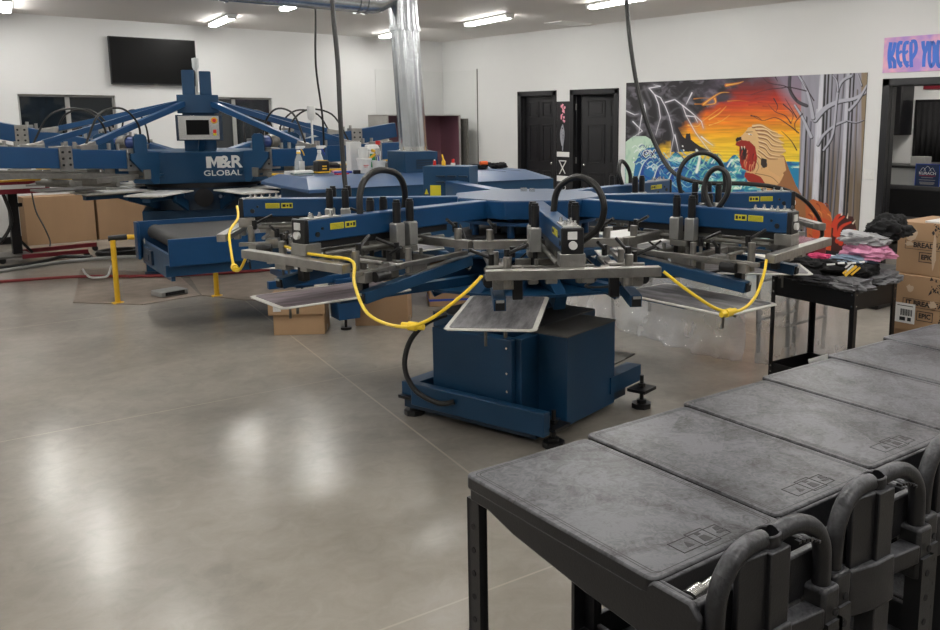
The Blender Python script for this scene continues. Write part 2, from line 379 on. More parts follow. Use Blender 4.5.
for x in (-.9,):
    for jj, y in enumerate((10.3, 7.6, 4.9, 2.2, -.6)):
        t = thing('ceiling_light', (x, y, HC), '%s strip ceiling light of the far left column, outside the photo' % ('first', 'second', 'third', 'fourth', 'fifth')[jj], 'ceiling light', R(-9.6), group='fluorescent strip lights')
        MB().bb(-.07, .07, -.66, .66, -.03, 0).build('housing', 'white', t)
        MB().bb(-.05, .05, -.62, .62, -.065, -.028).build('diffuser', 'lens', t)
# lamp in the office and in the room behind the open door
t = thing('office_ceiling_light', (11.1, 5.0, 2.6), 'ceiling light of the office seen through the right doorway', 'ceiling light')
MB().bb(-.3, .3, -.3, .3, -.05, 0).build('diffuser', mat('office_lens', (1, .95, .88), .5, emit=20), t)
t = thing('ceiling_vent', (9.25, 10.05, HC), 'flat white ceiling vent near the light over the doors', 'vent')
b = MB().bb(-.3, .3, -.2, .2, -.012, 0)
for k in range(8): b.bb(-.27, .27, -.17+k*.045, -.155+k*.045, -.02, -.012)
b.build('grille', 'white', t)

# ---------------------------------------------------------------- ducts and overhead cables
def duct(name, pts, r, label, seam=.0):
    t = thing(name, (0, 0, 0), label, 'duct'); return t
t = thing('exhaust_duct', (4.715, 7.352, 0), 'large galvanised metal exhaust duct rising from the dryer to the ceiling and turning left', 'duct')
b = MB(); n = 48
b2 = []
prof_r = .132
vs = []; fs = []
for zi, z in enumerate((1.41, 2.56)):
    for k in range(n*2):
        a = PI*k/n; rr = prof_r*(1+.035*math.cos(a*11)); vs.append((rr*math.cos(a), rr*math.sin(a), z))
for k in range(n*2): fs.append((k, (k+1) % (2*n), 2*n+(k+1) % (2*n), 2*n+k))
b.add(vs, fs); b.build('vertical_pipe', 'galv', t)
MB().cyl((0, 0, 2.54), (0, 0, 2.585), .148, 32).build('clamp_ring', 'galv', t)
MB().cyl((0, 0, 2.58), (0, 0, HC), .138, 32).build('upper_pipe', 'galv', t)
SH_ = 1
MB().cyl((0, 0, 1.406), (0, 0, 1.416), .155, 32).cyl((0, 0, 1.41), (0, 0, 1.45), .137, 32).build('base_collar', 'steel', t)
MB().tube([(-.02, 0, 2.90), (-.16, 0, 2.87), (-.30, 0, 2.80), (-.42, 0, 2.795)], .118, 24).build('elbow', 'galv', t)
MB().cyl((-.42, 0, 2.795), (-7.5, 0, 2.795), .122, 32).build('horizontal_pipe', 'galv', t)
b = MB()
for x in (-.40, -.48, -1.7, -3.0, -4.3): b.cyl((x, 0, 2.795), (x-.03, 0, 2.795), .132, 32)
b.build('seam_ring', 'galv', t)

for o in [x for x in COL.objects if x.parent == t]:      # the real pipe leans a few degrees
    for v in o.data.vertices:
        k = (min(v.co.z, 2.9)-1.41)*.045; v.co.x -= k*.75; v.co.y += k*.66
def cable(name, pts, r, m, label, cat='cable', group=None):
    return tag(MB().tube(pts, r, 8).build(name, m), label, cat, group)
cable('power_cable', [(3.92, 7.70, HC), (3.90, 7.66, 2.7), (3.88, 7.66, 2.2), (4.02, 7.85, 1.75), (4.15, 8.1, 1.38)], .010, 'rub', 'thin black cable hanging from the ceiling, left of the twisted thick one')
cable('power_cable', [(3.03, 5.70, HC), (3.0, 5.64, 2.5), (2.99, 5.58, 2.1), (2.95, 5.50, 1.7), (2.93, 5.44, 1.33), (2.92, 5.40, 1.22)], .017, 'rub', 'thick twisted black cable hanging from the ceiling in front of the white tubs')
def L2W(x, y, z, c=(3.464, 4.123), ph=R(-123.65)): return (c[0]+x*math.cos(ph)-y*math.sin(ph), c[1]+x*math.sin(ph)+y*math.cos(ph), z)
cable('supply_hose', [(4.45, 4.30, HC), (4.441, 4.248, 2.532), (4.425, 4.164, 2.101), (4.44, 4.075, 1.762), (4.486, 3.976, 1.503), (4.475, 3.813, 1.352), (4.53, 3.633, 1.300), (4.739, 3.436, 1.293), (4.897, 3.29, 1.265), (5.094, 3.234, 1.186), (5.244, 3.208, 1.057), (5.36, 3.24, .93), (5.42, 3.30, .87)], .0145, 'rub', 'long black hose from the ceiling sweeping down to the right in front of the mural', 'hose')

# ---------------------------------------------------------------- near screen printing press
PC = (3.464, 4.123); PH = R(-123.65)
P = thing('screen_printing_press', (*PC, 0), 'blue carousel screen printing press with octagonal hub, nearest machine in the middle of the floor', 'printing press', PH)
def ngon(r, n, a0=0): return [(r*math.cos(a0+2*PI*k/n), r*math.sin(a0+2*PI*k/n)) for k in range(n)]
hub = MB().prism(ngon(.47, 8, R(22.5)), 1.148, 1.25).build('hub', 'blue_hi', P, bevel=.004)
MB().prism(ngon(.462, 8, R(22.5)), 1.25, 1.254).build('hub_lid', 'blue_top', hub)
MB().cyl((-.2, .05, 1.254), (-.2, .05, 1.275), .018, 12).bb(-.26, -.22, -.02, .02, 1.254, 1.275).build('lifting_stud', 'steel', hub)
fl = MB().cyl((0, 0, 1.105), (0, 0, 1.125), .42, 40)
for k in range(8):
    a = R(22.5+45*k); fl.cyl((.36*math.cos(a), .36*math.sin(a), .97), (.36*math.cos(a), .36*math.sin(a), 1.15), .022, 12)
fl.build('hub_flange', 'blue_hi', P)
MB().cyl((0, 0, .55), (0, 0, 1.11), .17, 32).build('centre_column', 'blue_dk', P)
MB().lathe([(.20, .92), (.50, .92), (.52, .935), (.52, .965), (.50, .98), (.20, .98)], n=40).build('index_ring', 'blue', P)
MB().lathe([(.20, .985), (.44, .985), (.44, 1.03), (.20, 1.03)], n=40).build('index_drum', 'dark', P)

ARM_R0, ARM_R1 = .40, 1.70
def clamp_lever(b, x, y, z, a):
    b.cyl((x, y, z), (x, y, z+.05), .014, 10).cyl((x, y, z+.03), (x+.10*math.cos(a), y+.10*math.sin(a), z+.075), .008, 8)
def make_arm():
    arm = MB().bb(ARM_R0, ARM_R1-.012, -.043, .043, 1.145, 1.25).build('print_arm', 'blue_hi', P, bevel=.006)
    MB().bb(ARM_R1-.02, ARM_R1+.006, -.049, .049, 1.139, 1.254).build('end_plate', 'black', arm, bevel=.006)
    MB().bb(ARM_R1+.006, ARM_R1+.012, -.022, .018, 1.205, 1.238).build('switch', 'white', arm)
    MB().cyl((ARM_R1+.004, 0, 1.180), (ARM_R1+.022, 0, 1.180), .018, 16).build('push_button', 'white', arm)
    MB().bb(.75, ARM_R1-.06, -.03, .03, 1.112, 1.145).build('carriage_rail', 'black', arm)
    for s in (-1, 1):
        MB().bb(1.40, 1.465, s*.0445-.001, s*.0445+.001, 1.195, 1.225).bb(1.475, 1.555, s*.0445-.001, s*.0445+.001, 1.195, 1.225).build('warning_label', 'label', arm)
        b = MB()
        for k in range(4): b.bb(1.48, 1.55, s*.0458-.0005, s*.0458+.0005, 1.199+k*.006, 1.2002+k*.006)
        b.bb(1.405, 1.418, s*.0458-.0005, s*.0458+.0005, 1.201, 1.219).bb(1.424, 1.434, s*.0458-.0005, s*.0458+.0005, 1.204, 1.216).bb(1.440, 1.458, s*.0458-.0005, s*.0458+.0005, 1.202, 1.218)
        b.build('label_print', 'ink', arm)
        b = MB()
        for x, z, r_ in ((1.60, 1.205, .007), (1.63, 1.18, .013)): b.cyl((x, s*.04, z), (x, s*.047, z), r_, 12)
        b.build('port_plug', 'black', arm)
        # lift cylinders beside the beam, two on either side
        for x in (1.09, 1.18):
            MB().cyl((x, s*.098, 1.19), (x, s*.098, 1.300), .021, 14).cyl((x, s*.098, 1.298), (x, s*.098, 1.312), .017, 14).build('air_cylinder', 'black', arm)
            MB().box((x, s*.098, 1.135), (.055, .055, .115)).box((x, s*.098, 1.192), (.05, .05, .01)).build('cylinder_block', 'steel_m', arm, bevel=.003)
            MB().cyl((x, s*.098, .99), (x, s*.098, 1.08), .012, 10).build('piston_rod', 'black', arm)
    MB().bb(1.48, 1.67, -.036, .036, 1.249, 1.256).build('fitting_plate', 'steel_m', arm)
    for x, y in ((1.50, -.02), (1.53, .02), (1.58, 0), (1.62, -.02), (1.64, .02)): MB().cyl((x, y, 1.255), (x, y, 1.266), .010, 10).cyl((x, y, 1.265), (x, y, 1.278), .006, 8).build('air_fitting', 'steel', arm)
    # outer and inner crossbars with holders
    MB().bb(1.715, 1.765, -.375, .375, 1.045, 1.087).bb(1.70, 1.715, -.33, .33, 1.05, 1.08).build('crossbar', 'alu', arm, bevel=.003)
    MB().bb(1.62, 1.71, -.055, .055, 1.085, 1.142).bb(1.70, 1.735, -.12, -.07, 1.02, 1.05).bb(1.70, 1.735, .04, .09, 1.02, 1.05).build('crossbar_bracket', 'alu', arm, bevel=.003)
    MB().bb(.93, .97, -.385, .385, 1.06, 1.105).build('crossbar', 'alu', arm, bevel=.003)
    MB().bb(.94, 1.30, -.022, .022, 1.06, 1.112).build('crossbar_bracket', 'alud', arm)
    for s in (-1, 1):
        b = MB().cyl((.95, s*.30, 1.02), (.95, s*.30, 1.16), .020, 12).cyl((1.60, s*.27, .98), (1.60, s*.27, 1.12), .019, 12)
        b.cyl((1.30, s*.30, .98), (1.30, s*.30, 1.10), .016, 12)
        b.beam((.92, s*.33, 1.035), (1.66, s*.31, 1.02), .025, .022)
        b.beam((1.0, s*.25, 1.01), (1.55, s*.25, .995), .018, .018)
        b.box((1.22, s*.27, 1.0), (.10, .05, .05)).box((1.48, s*.29, 1.03), (.07, .07, .04)).box((1.58, s*.29, 1.0), (.05, .09, .05))
        b.cyl((1.40, s*.18, 1.03), (1.40, s*.36, 1.03), .012, 10).cyl((1.52, s*.20, 1.06), (1.52, s*.36, 1.06), .010, 10)
        b.build('screen_holder_rail', 'alu', arm, bevel=.002)
        for x_, y_, z_, a_ in ((.95, s*.28, 1.14, R(20*s)), (1.58, s*.27, 1.10, R(60+140*(s > 0))), (1.30, s*.22, 1.07, R(-30*s)), (1.45, s*.33, 1.06, R(80*s))):
            b = MB(); clamp_lever(b, x_, y_, z_, a_); b.build('clamp_lever', 'black', arm)
        MB().box((1.52, s*.22, .965), (.04, .045, .10)).build('stop_block', 'black', arm, bevel=.003)
        MB().cyl((1.48, s*.35, 1.0), (1.56, s*.35, 1.0), .025, 12).build('adjusting_knob', 'black', arm)
        ch = MB().m(0).beam((.86, s*.29, .985), (1.60, s*.305, .905), .055, .055)
        ch.m(1).beam((1.601, s*.305, .9045), (1.612, s*.305, .9035), .042, .042)
        ch.build('holder_channel', ['blue', 'dark'], arm, bevel=.003)
        MB().box((1.618, s*.305, .925), (.002, .035, .012)).build('channel_label', 'tape_w', arm)
        MB().beam((.80, s*.29, 1.018), (1.30, s*.29, .966), .05, .006).build('channel_cap', 'alu', arm)
    # squeegee carriage under the beam
    b = MB().box((1.12, 0, 1.06), (.10, .26, .03)).box((1.02, 0, 1.0), (.04, .36, .035)).box((1.24, 0, 1.0), (.04, .36, .035)).cyl((.8, .05, 1.085), (1.6, .05, 1.085), .012, 10).cyl((.8, -.05, 1.085), (1.6, -.05, 1.085), .012, 10)
    for s in (-1, 1): b.box((1.02, s*.12, .965), (.05, .04, .07)).box((1.24, s*.12, .965), (.05, .04, .07)).cyl((1.02, s*.1, .93), (1.02, s*.1, 1.05), .01, 8).cyl((1.24, s*.1, .93), (1.24, s*.1, 1.05), .01, 8)
    b.build('squeegee_carriage', 'alud', arm, bevel=.002)
    b = MB().tube([(1.10, .1, 1.05), (1.2, .2, .95), (1.35, .12, .93), (1.5, .24, .96), (1.56, .26, 1.0)], .006, 6).tube([(1.0, -.1, 1.06), (.9, -.22, .93), (1.1, -.3, .9), (1.4, -.22, .95), (1.55, -.26, 1.0)], .006, 6)
    b.tube([(.7, .08, 1.14), (.75, .2, 1.0), (.85, .28, .93), (.95, .3, 1.0)], .006, 6).build('air_line', 'rub', arm)
    return arm
arm0 = make_arm()
arms = {0: arm0}
for k in (-90, -45, 45, 90, 135):
    a = copy_tree(arm0, P); a.rotation_euler.z = R(k); arms[k] = a
for k, pts in {0: [(.98, .02, 1.24), (.985, .03, 1.33), (1.02, .06, 1.39), (1.09, .13, 1.43), (1.17, .20, 1.39), (1.20, .235, 1.30), (1.18, .22, 1.20), (1.15, .17, 1.14), (1.12, .12, 1.10)],
               -45: [(1.34, .01, 1.24), (1.33, .0, 1.34), (1.28, -.01, 1.42), (1.18, -.02, 1.455), (1.06, -.02, 1.43), (.99, -.04, 1.34), (.98, -.07, 1.22), (1.02, -.10, 1.14), (1.06, -.10, 1.09)],
               45: [(1.24, .0, 1.24), (1.20, .0, 1.34), (1.215, .01, 1.42), (1.27, .01, 1.455), (1.325, .01, 1.42), (1.335, .0, 1.33), (1.28, .0, 1.24)],
               90: [(.97, .0, 1.24), (.95, .0, 1.36), (1.0, .0, 1.46), (1.10, .0, 1.50), (1.20, .0, 1.46), (1.25, .0, 1.36), (1.25, .0, 1.24)],
               135: [(1.08, .0, 1.24), (1.06, .02, 1.34), (1.13, .05, 1.41), (1.22, .06, 1.38), (1.26, .05, 1.30), (1.24, .04, 1.20)]}.items():
    MB().tube(pts, .0165 if k in (0, -45) else .0145, 10).build('hose_loop', 'rub', arms[k])
# arm with the control cabinet
ca = MB().bb(.40, 1.42, -.05, .05, 1.14, 1.25).build('support_arm', 'blue_hi', P, bevel=.004, rz=R(-162.3))
# cabinet in press-local space, facing the camera side
cabm = MB().box((0, 0, 0), (.37, .24, .33)).build('control_cabinet', 'blue', P, bevel=.006)
cabm.location = Vector((1.585*math.cos(R(-164.2)), 1.585*math.sin(R(-164.2)), 1.19)); cabm.rotation_euler.z = R(-41.4-12)-PH
cf = MB()
for x in (-.02, .10): 
    pass
for x in (-.04, .05, .14):
    for z in (.09, .045): cf.box((x, -.128, z), (.068, .024, .012))
cf.build('louvre', 'blue_dk', cabm)
MB().box((-.085, -.1215, -.02), (.085, .003, .08)).build('warning_label', 'label', cabm)
b = MB().prism([(-.03, 0), (.03, 0), (0, .052)], -.001, .001); lo = b.build('warning_triangle', 'label', cabm); lo.matrix_local = frame((-.158, -.121, -.05), (1, 0, 0), (0, 0, 1)); lo.scale = (.55, .8, 1)
MB().cyl((-.165, -.12, -.08), (-.165, -.135, -.08), .012, 12).build('latch', 'steel', cabm)

# carousel with eight platens
car = []
def make_station():
    st = MB().beam((.25, 0, .775), (1.30, 0, .775), .06, .05).build('platen_arm', 'blue', P, bevel=.003)
    MB().prism([(.965, -.19), (.985, -.205), (1.675, -.205), (1.70, -.185), (1.70, .185), (1.675, .205), (.985, .205), (.965, .19)], .804, .812).build('platen_rim', 'platen_e', st, bevel=.003)
    MB().prism(rrect(.985, 1.675, -.183, .183, .02), .812, .8148).build('platen_pad', 'platen', st)
    MB().box((1.3, 0, .797), (.55, .06, .012)).cyl((1.55, .05, .74), (1.55, .05, .80), .008, 8).cyl((1.55, -.04, .70), (1.55, -.04, .80), .007, 8).box((1.15, 0, .785), (.08, .2, .02)).build('platen_bracket', 'alud', st)
    return st
st0 = make_station(); st0.rotation_euler.z = R(-12.1)
for k in range(1, 8):
    s = copy_tree(st0, P); s.rotation_euler.z = R(-12.1+45*k)
    if k in (7,):
        for c_ in [x for x in COL.objects if x.parent == s]:
            if c_.name.startswith('platen_pad'):
                c_.data = c_.data.copy(); c_.data.materials[0] = M['platen_m']
for k in range(8):
    b = MB()
    a = R(-12.1+22.5+45*k); b.beam((.18*math.cos(a), .18*math.sin(a), .90), (.62*math.cos(a), .62*math.sin(a), .70), .07, .10)
    b.build('brace', 'blue', P, bevel=.003)
MB().prism(ngon(.70, 8, R(-12.1)), .735, .75, ngon(.70, 8, R(-12.1))).build('carousel_plate', 'blue', P)

# pedestal: axes turned 13.4 degrees in the room
BR = R(13.4)-PH
BM = Matrix.Rotation(BR, 3, 'Z')
def ped(name, m, b, **k):   # b has vertices in (a, -b) axes
    return b.build(name, m, P, rz=BR, **k)
# x = a, y = -b
ped('pedestal_box', 'blue', MB().bb(-.545, -.045, -.66, -.24, .06, .555), bevel=.004)
ped('pedestal_lid', mat('dusty_steel_lid', (.11, .105, .10), .5, metal=.2, var=.35, scale=8), MB().bb(-.55, -.04, -.665, -.235, .555, .562))
ped('rear_box', 'blue', MB().bb(-.50, .12, -.42, .35, .06, .56), bevel=.004)
ped('rear_box_lid', mat('dull_lid', (.10, .10, .105), .5, var=.3), MB().bb(-.50, .12, -.42, .35, .56, .566))
pp = ped('side_panel', 'blue', MB().bb(-.735, -.66, -.43, .14, .17, .545), bevel=.004)
for z in (.50, .36, .26): MB().cyl((-.734, -.40, z), (-.742, -.40, z), .007, 8).build('screw', 'steel', pp)
ped('corner_column', 'blue', MB().bb(-.70, -.52, -.47, -.40, .10, .55), bevel=.003)
ped('frame_rail', 'blue', MB().bb(-.82, -.76, -.70, .24, .085, .215), bevel=.006)
ped('frame_plate', 'blue_dk', MB().bb(-.78, .15, -.62, .33, .05, .10))
st_ = ped('outrigger', 'blue', MB().m(0).bb(-.10, .25, -.67, -.57, .125, .225).m(1).bb(.247, .252, -.658, -.582, .137, .213), bevel=.0)
ped('rear_rail', 'blue', MB().bb(-.78, .10, .25, .35, .10, .2), bevel=.004)
st_.data.materials.append(M['dark'])
b = MB(); mo = MB()
for x, y in ((-.74, .29), (.13, -.745), (.15, .40), (-.70, -.68)):
    f = MB().cyl((x, y, 0), (x, y, .03), .06, 8).cyl((x, y, .03), (x, y, .05), .03, 12).cyl((x, y, .04), (x, y, .20), .012, 10).cyl((x, y, .13), (x, y, .15), .022, 6)
    f.box((x, y, .115), (.14, .12, .018))
    f.build('levelling_foot', 'black', P, rz=BR)
MB().tube([(-.83, -.10, .17), (-.87, -.02, .16), (-.92, .10, .22), (-.93, .17, .34), (-.89, .17, .48), (-.81, .12, .58), (-.70, .06, .62)], .015, 10).build('pedestal_hose', 'rub', P, rz=BR)

# yellow air hoses strung between the crossbars
def hose(name, pts, r, m, label, cat='hose', plug=None, group=None):
    t = tag(MB().tube([L2W(*p) for p in pts], r, 8).build(name, m), label, cat, group)
    if plug:
        q = Vector(L2W(*plug[0])); d = (Vector(L2W(*plug[1]))-q).normalized()
        MB().cyl(q-d*.05, q+d*.05, .013, 12).cyl(q-d*.018, q+d*.018, .019, 12).build('connector', 'hose_y', t)
    return t
hose('air_hose', [(1.74, -.39, 1.063), (1.80, -.47, 1.0), (1.83, -.62, .90), (1.78, -.74, .868), (1.66, -.87, .90), (1.55, -.93, 1.01), (1.48, -.94, 1.095), (1.35, -1.06, 1.10), (1.22, -1.18, 1.10), (1.13, -1.28, 1.12)], .0072, 'hose_y',
     'yellow air hose sagging left of the front printing arm, over the maroon stained platen', plug=((1.80, -.68, .872), (1.75, -.78, .874)))
hose('air_hose', [(1.74, .39, 1.063), (1.78, .48, .99), (1.78, .62, .90), (1.72, .74, .875), (1.62, .85, .91), (1.54, .92, 1.0), (1.49, .95, 1.06)], .0072, 'hose_y',
     'yellow air hose sagging right of the front printing arm, over the pale right platen', plug=((1.755, .68, .876), (1.68, .79, .88)))
hose('air_hose', [(.17, -1.689, 1.223), (.234, -1.675, 1.161), (.346, -1.70, 1.096), (.52, -1.66, 1.01), (.64, -1.62, .935), (.745, -1.57, .955), (.82, -1.52, 1.03), (.87, -1.49, 1.06)], .0072, 'hose_y',
     'yellow air hose hanging in a loop in front of the black belt', plug=((.62, -1.625, .94), (.69, -1.60, .935)))

# ---------------------------------------------------------------- tunnel dryer
DA = math.atan2(-.118, .993)
DR = thing('conveyor_dryer', (2.216, 6.947, 0), 'long blue tunnel dryer with a black mesh infeed belt, behind the near press', 'dryer', DA)
MB().bb(0, 1.35, -.012, .012, .585, .80).build('side_panel', 'blue_hi', DR, bevel=.004)
MB().bb(-.03, 1.35, 1.225, 1.25, .50, .825).bb(-.03, -.005, 1.12, 1.25, .50, .825).build('side_panel', 'blue_hi', DR, bevel=.004)
be = MB().bb(.14, 1.35, .03, 1.215, .775, .785).bb(.14, 1.35, .03, 1.215, .665, .675).cyl((.14, .03, .725), (.14, 1.215, .725), .06, 24)
be.build('conveyor_belt', 'belt', DR)
MB().cyl((.14, .02, .725), (.14, .034, .725), .066, 24).cyl((.14, 1.21, .725), (.14, 1.222, .725), .066, 24).build('roller_end', 'steel', DR)
ep = MB().bb(.02, .05, .06, 1.22, .46, .66).bb(-.02, 1.35, .04, .08, .50, .59).build('end_panel', 'blue', DR, bevel=.003)
MB().bb(.0, .02, .72, 1.05, .50, .62).bb(-.005, .004, .82, .95, .53, .58).build('switch_box', 'blue_dk', ep)
lab = MB().cyl((0, 0, 0), (0, 0, .002), .028, 20).build('round_label', 'tape_w', ep); lab.matrix_local = frame((-.001, .95, .68), (0, -1, 0), (0, 0, 1))
bd = MB().bb(1.30, 3.62, 0, 1.28, .52, 1.13).build('tunnel_body', 'blue', DR, bevel=.006)
hd = MB(); zt = 1.205
hd.prism([(1.12, -.02), (3.52, -.02), (3.68, .12), (3.68, 1.2), (3.52, 1.30), (1.12, 1.30)], 1.13, zt, [(1.22, .30), (3.46, .30), (3.52, .36), (3.52, 1.02), (3.46, 1.08), (1.22, 1.08)])
hd.bb(1.12, 1.30, -.02, 1.30, 1.10, 1.13)
hood = hd.build('hood', 'hood', DR, bevel=.004)
MB().bb(3.30, 3.305, .10, .9, 1.207, 1.209).bb(3.12, 3.125, .10, .9, 1.207, 1.209).build('lid_seam', 'ink', hood)
MB().bb(.62, 1.98, -.45, -.40, .41, .47).bb(.8, .86, -.42, .1, .44, .50).bb(1.7, 1.76, -.42, .1, .44, .50).build('support_beam', 'blue_hi', DR, bevel=.003)
MB().bb(.95, 1.35, .02, 1.2, .43, .50).bb(1.2, 3.7, .0, .06, .43, .52).bb(1.2, 3.7, 1.2, 1.26, .43, .52).build('lower_rail', 'blue_hi', DR, bevel=.003)
for u, v in ((1.25, -.40), (1.42, 1.15), (3.45, .08), (3.45, 1.15)):
    if 1:
        l = MB().prism([(u-.09, v-.09), (u+.09, v-.09), (u+.09, v+.09), (u-.09, v+.09)][::1], .10, .44, [(u-.11, v-.1), (u+.11, v-.1), (u+.11, v+.1), (u-.11, v+.1)]).build('leg', 'blue_hi', DR, bevel=.003)
        MB().cyl((u, v, 0), (u, v, .018), .045, 14).cyl((u, v, .01), (u, v, .11), .012, 10).build('levelling_foot', 'black', l)
db = MB().bb(2.25, 2.60, .50, .90, zt, 1.405).build('duct_box', 'blue', DR, bevel=.005)
vg = MB()
for i in range(9):
    for j in range(4): vg.bb(2.37+i*.022, 2.387+i*.022, .496, .501, 1.24+j*.024, 1.256+j*.024)
vg.build('vent_holes', 'blue_dk', db)

# ---------------------------------------------------------------- far screen printing press with the tower
QC = (3.75, 10.35); QH = R(-110)     # local +x looks towards the camera side
Q = thing('screen_printing_press', (*QC, 0), 'large far blue printing press with a central tower, control screen and slanted tie rods', 'printing press', QH)
MB().bb(-.7, .50, -.64, .85, .04, .72).build('base_cabinet', 'blue', Q, bevel=.008)
MB().bb(-.72, .52, -.66, .87, 0, .05).build('base_skirt', 'blue_dk', Q)
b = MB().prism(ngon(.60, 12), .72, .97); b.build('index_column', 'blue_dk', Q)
for k in range(10):
    a = R(18+36*k); MB().beam((.55*math.cos(a), .55*math.sin(a), .76), (.95*math.cos(a), .95*math.sin(a), .90), .04, .10).build('brace', 'blue', Q)
MB().cyl((.60, .0, .86), (.63, 0, .86), .10, 24).build('port_hole', 'dark', Q)
MB().cyl((.60, .17, .87), (.625, .17, .87), .02, 12).build('hub_bolt', 'steel', Q)
body = MB().prism([(.60, -.52), (.60, .52), (.42, .70), (-.5, .80), (-.8, .3), (-.8, -.3), (-.5, -.80), (.42, -.70)], 1.02, 1.36,
                  [(.70, -.52), (.70, .52), (.50, .72), (-.5, .82), (-.8, .3), (-.8, -.3), (-.5, -.82), (.50, -.72)]).build('central_body', 'blue', Q, bevel=.006)
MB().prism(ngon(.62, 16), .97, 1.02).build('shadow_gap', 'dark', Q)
nrm = Vector((.34, 0, -.10)).normalized()
for s_, sz, dz, sx in (('M&R', .19, 1.245, 1.05), ('GLOBAL', .088, 1.125, 1.2)):
    x = .60+.10*(dz-1.02)/.34+.004
    if s_ == 'M&R':
        mb = MB().prism([(-.165, -.062), (-.115, -.062), (-.115, .018), (-.085, -.05), (-.055, .018), (-.055, -.062), (-.005, -.062), (-.005, .068), (-.06, .068), (-.085, .005), (-.11, .068), (-.165, .068)], -.002, .002)
        mm = mb.build('lettering', 'white', Q); mm.matrix_local = frame((x, .21, dz), (0, 1, 0), (.10, 0, .34))
        text('&R', sz, 'white', Q, frame((x, .295, dz), (0, 1, 0), (.10, 0, .34)), name='lettering', ext=.002, bold=.006, sx=1.0)
        continue
    text(s_, sz, 'white', Q, frame((x, .21, dz), (0, 1, 0), (.10, 0, .34)), name='lettering', ext=.002, bold=.0009, sx=sx)
# wings with motors
for s, a in ((1, 38), (-1, -38), (1, 74), (-1, -74), (1, 110), (-1, -110)):
    ca_, sa_ = math.cos(R(a)), math.sin(R(a))
    def W(r, t, z): return (r*ca_-t*sa_, r*sa_+t*ca_, z)
    b = MB()
    pts = [(.82, 1.03), (.90, 1.03), (1.20, 1.30), (1.20, 1.36), (1.14, 1.37), (1.14, 1.53), (1.10, 1.56), (1.0, 1.56), (.96, 1.53), (.96, 1.37), (.76, 1.37)]
    t0 = -s*.075
    vs = [W(r, t0-.012, z) for r, z in pts]+[W(r, t0+.012, z) for r, z in pts]; n = len(pts)
    b.add(vs, [tuple(range(n))[::-1], tuple(range(n, 2*n))]+[(k, (k+1) % n, n+(k+1) % n, n+k) for k in range(n)])
    b.box(W(.85, t0+s*.06, 1.12), (.4, .14, .03), rz=R(a))
    b.build('wing_bracket', 'blue', Q, bevel=.004)
    mo = MB().cyl(W(1.04, t0+s*.015, 1.47), W(1.04, t0+s*.14, 1.47), .065, 20).build('motor', 'motor', Q)
    MB().cyl(W(1.04, t0+s*.14, 1.47), W(1.04, t0+s*.24, 1.47), .078, 20).cyl(W(1.04, t0+s*.24, 1.47), W(1.04, t0+s*.28, 1.47), .05, 16).build('gearbox', 'alud', mo)
# tower
tw = MB().prism([(-.17, -.17), (.17, -.17), (.17, .17), (-.17, .17)], 1.36, 1.79).build('tower_post', 'blue', Q, bevel=.006)
MB().prism([(-.20, -.22), (.20, -.22), (.22, -.18), (.22, .18), (.20, .22), (-.20, .22), (-.22, .18), (-.22, -.18)], 1.78, 1.985).build('tower_collar', 'blue', Q, bevel=.005)
MB().bb(-.10, .15, -.155, -.02, 1.98, 2.26).build('tower_block', 'blue', Q, bevel=.012)
MB().bb(-.10, .15, .03, .155, 1.98, 2.25).build('tower_block', 'blue', Q, bevel=.012)
bc = MB().cyl((.1, .0, 1.98), (.1, .0, 2.27), .010, 10).cyl((.1, 0, 2.0), (.1, 0, 2.02), .03, 12).build('beacon_pole', 'white', Q)
MB().lathe([(.0, 2.26), (.02, 2.26), (.035, 2.29), (.037, 2.39), (.0, 2.40)], (.1, 0, 0), 16).build('beacon_light', 'frost', bc)
# control screen
hm = MB().bb(.42, .50, -.24, .24, 1.48, 1.76).build('screen_housing', 'blue_dk', Q, bevel=.006)
MB().bb(.50, .506, -.215, .205, 1.49, 1.75).build('screen_bezel', 'steel', hm, bevel=.003)
MB().bb(.506, .509, -.135, .10, 1.545, 1.705).bb(.509, .511, -.10, .065, 1.57, 1.68).build('display', 'screenoff', hm)
MB().cyl((.506, .155, 1.70), (.512, .155, 1.70), .035, 20).build('stop_ring', 'yellow', hm)
MB().cyl((.512, .155, 1.70), (.535, .155, 1.70), .02, 16).build('emergency_stop', 'redp', hm)
MB().bb(.506, .512, .138, .172, 1.56, 1.60).build('start_key', 'redp', hm)
MB().bb(.506, .512, .138, .172, 1.535, 1.56).build('indicator', 'label', hm)
MB().beam((.30, 0, 1.37), (.46, .02, 1.52), .06, .06).build('screen_arm', 'blue', hm)
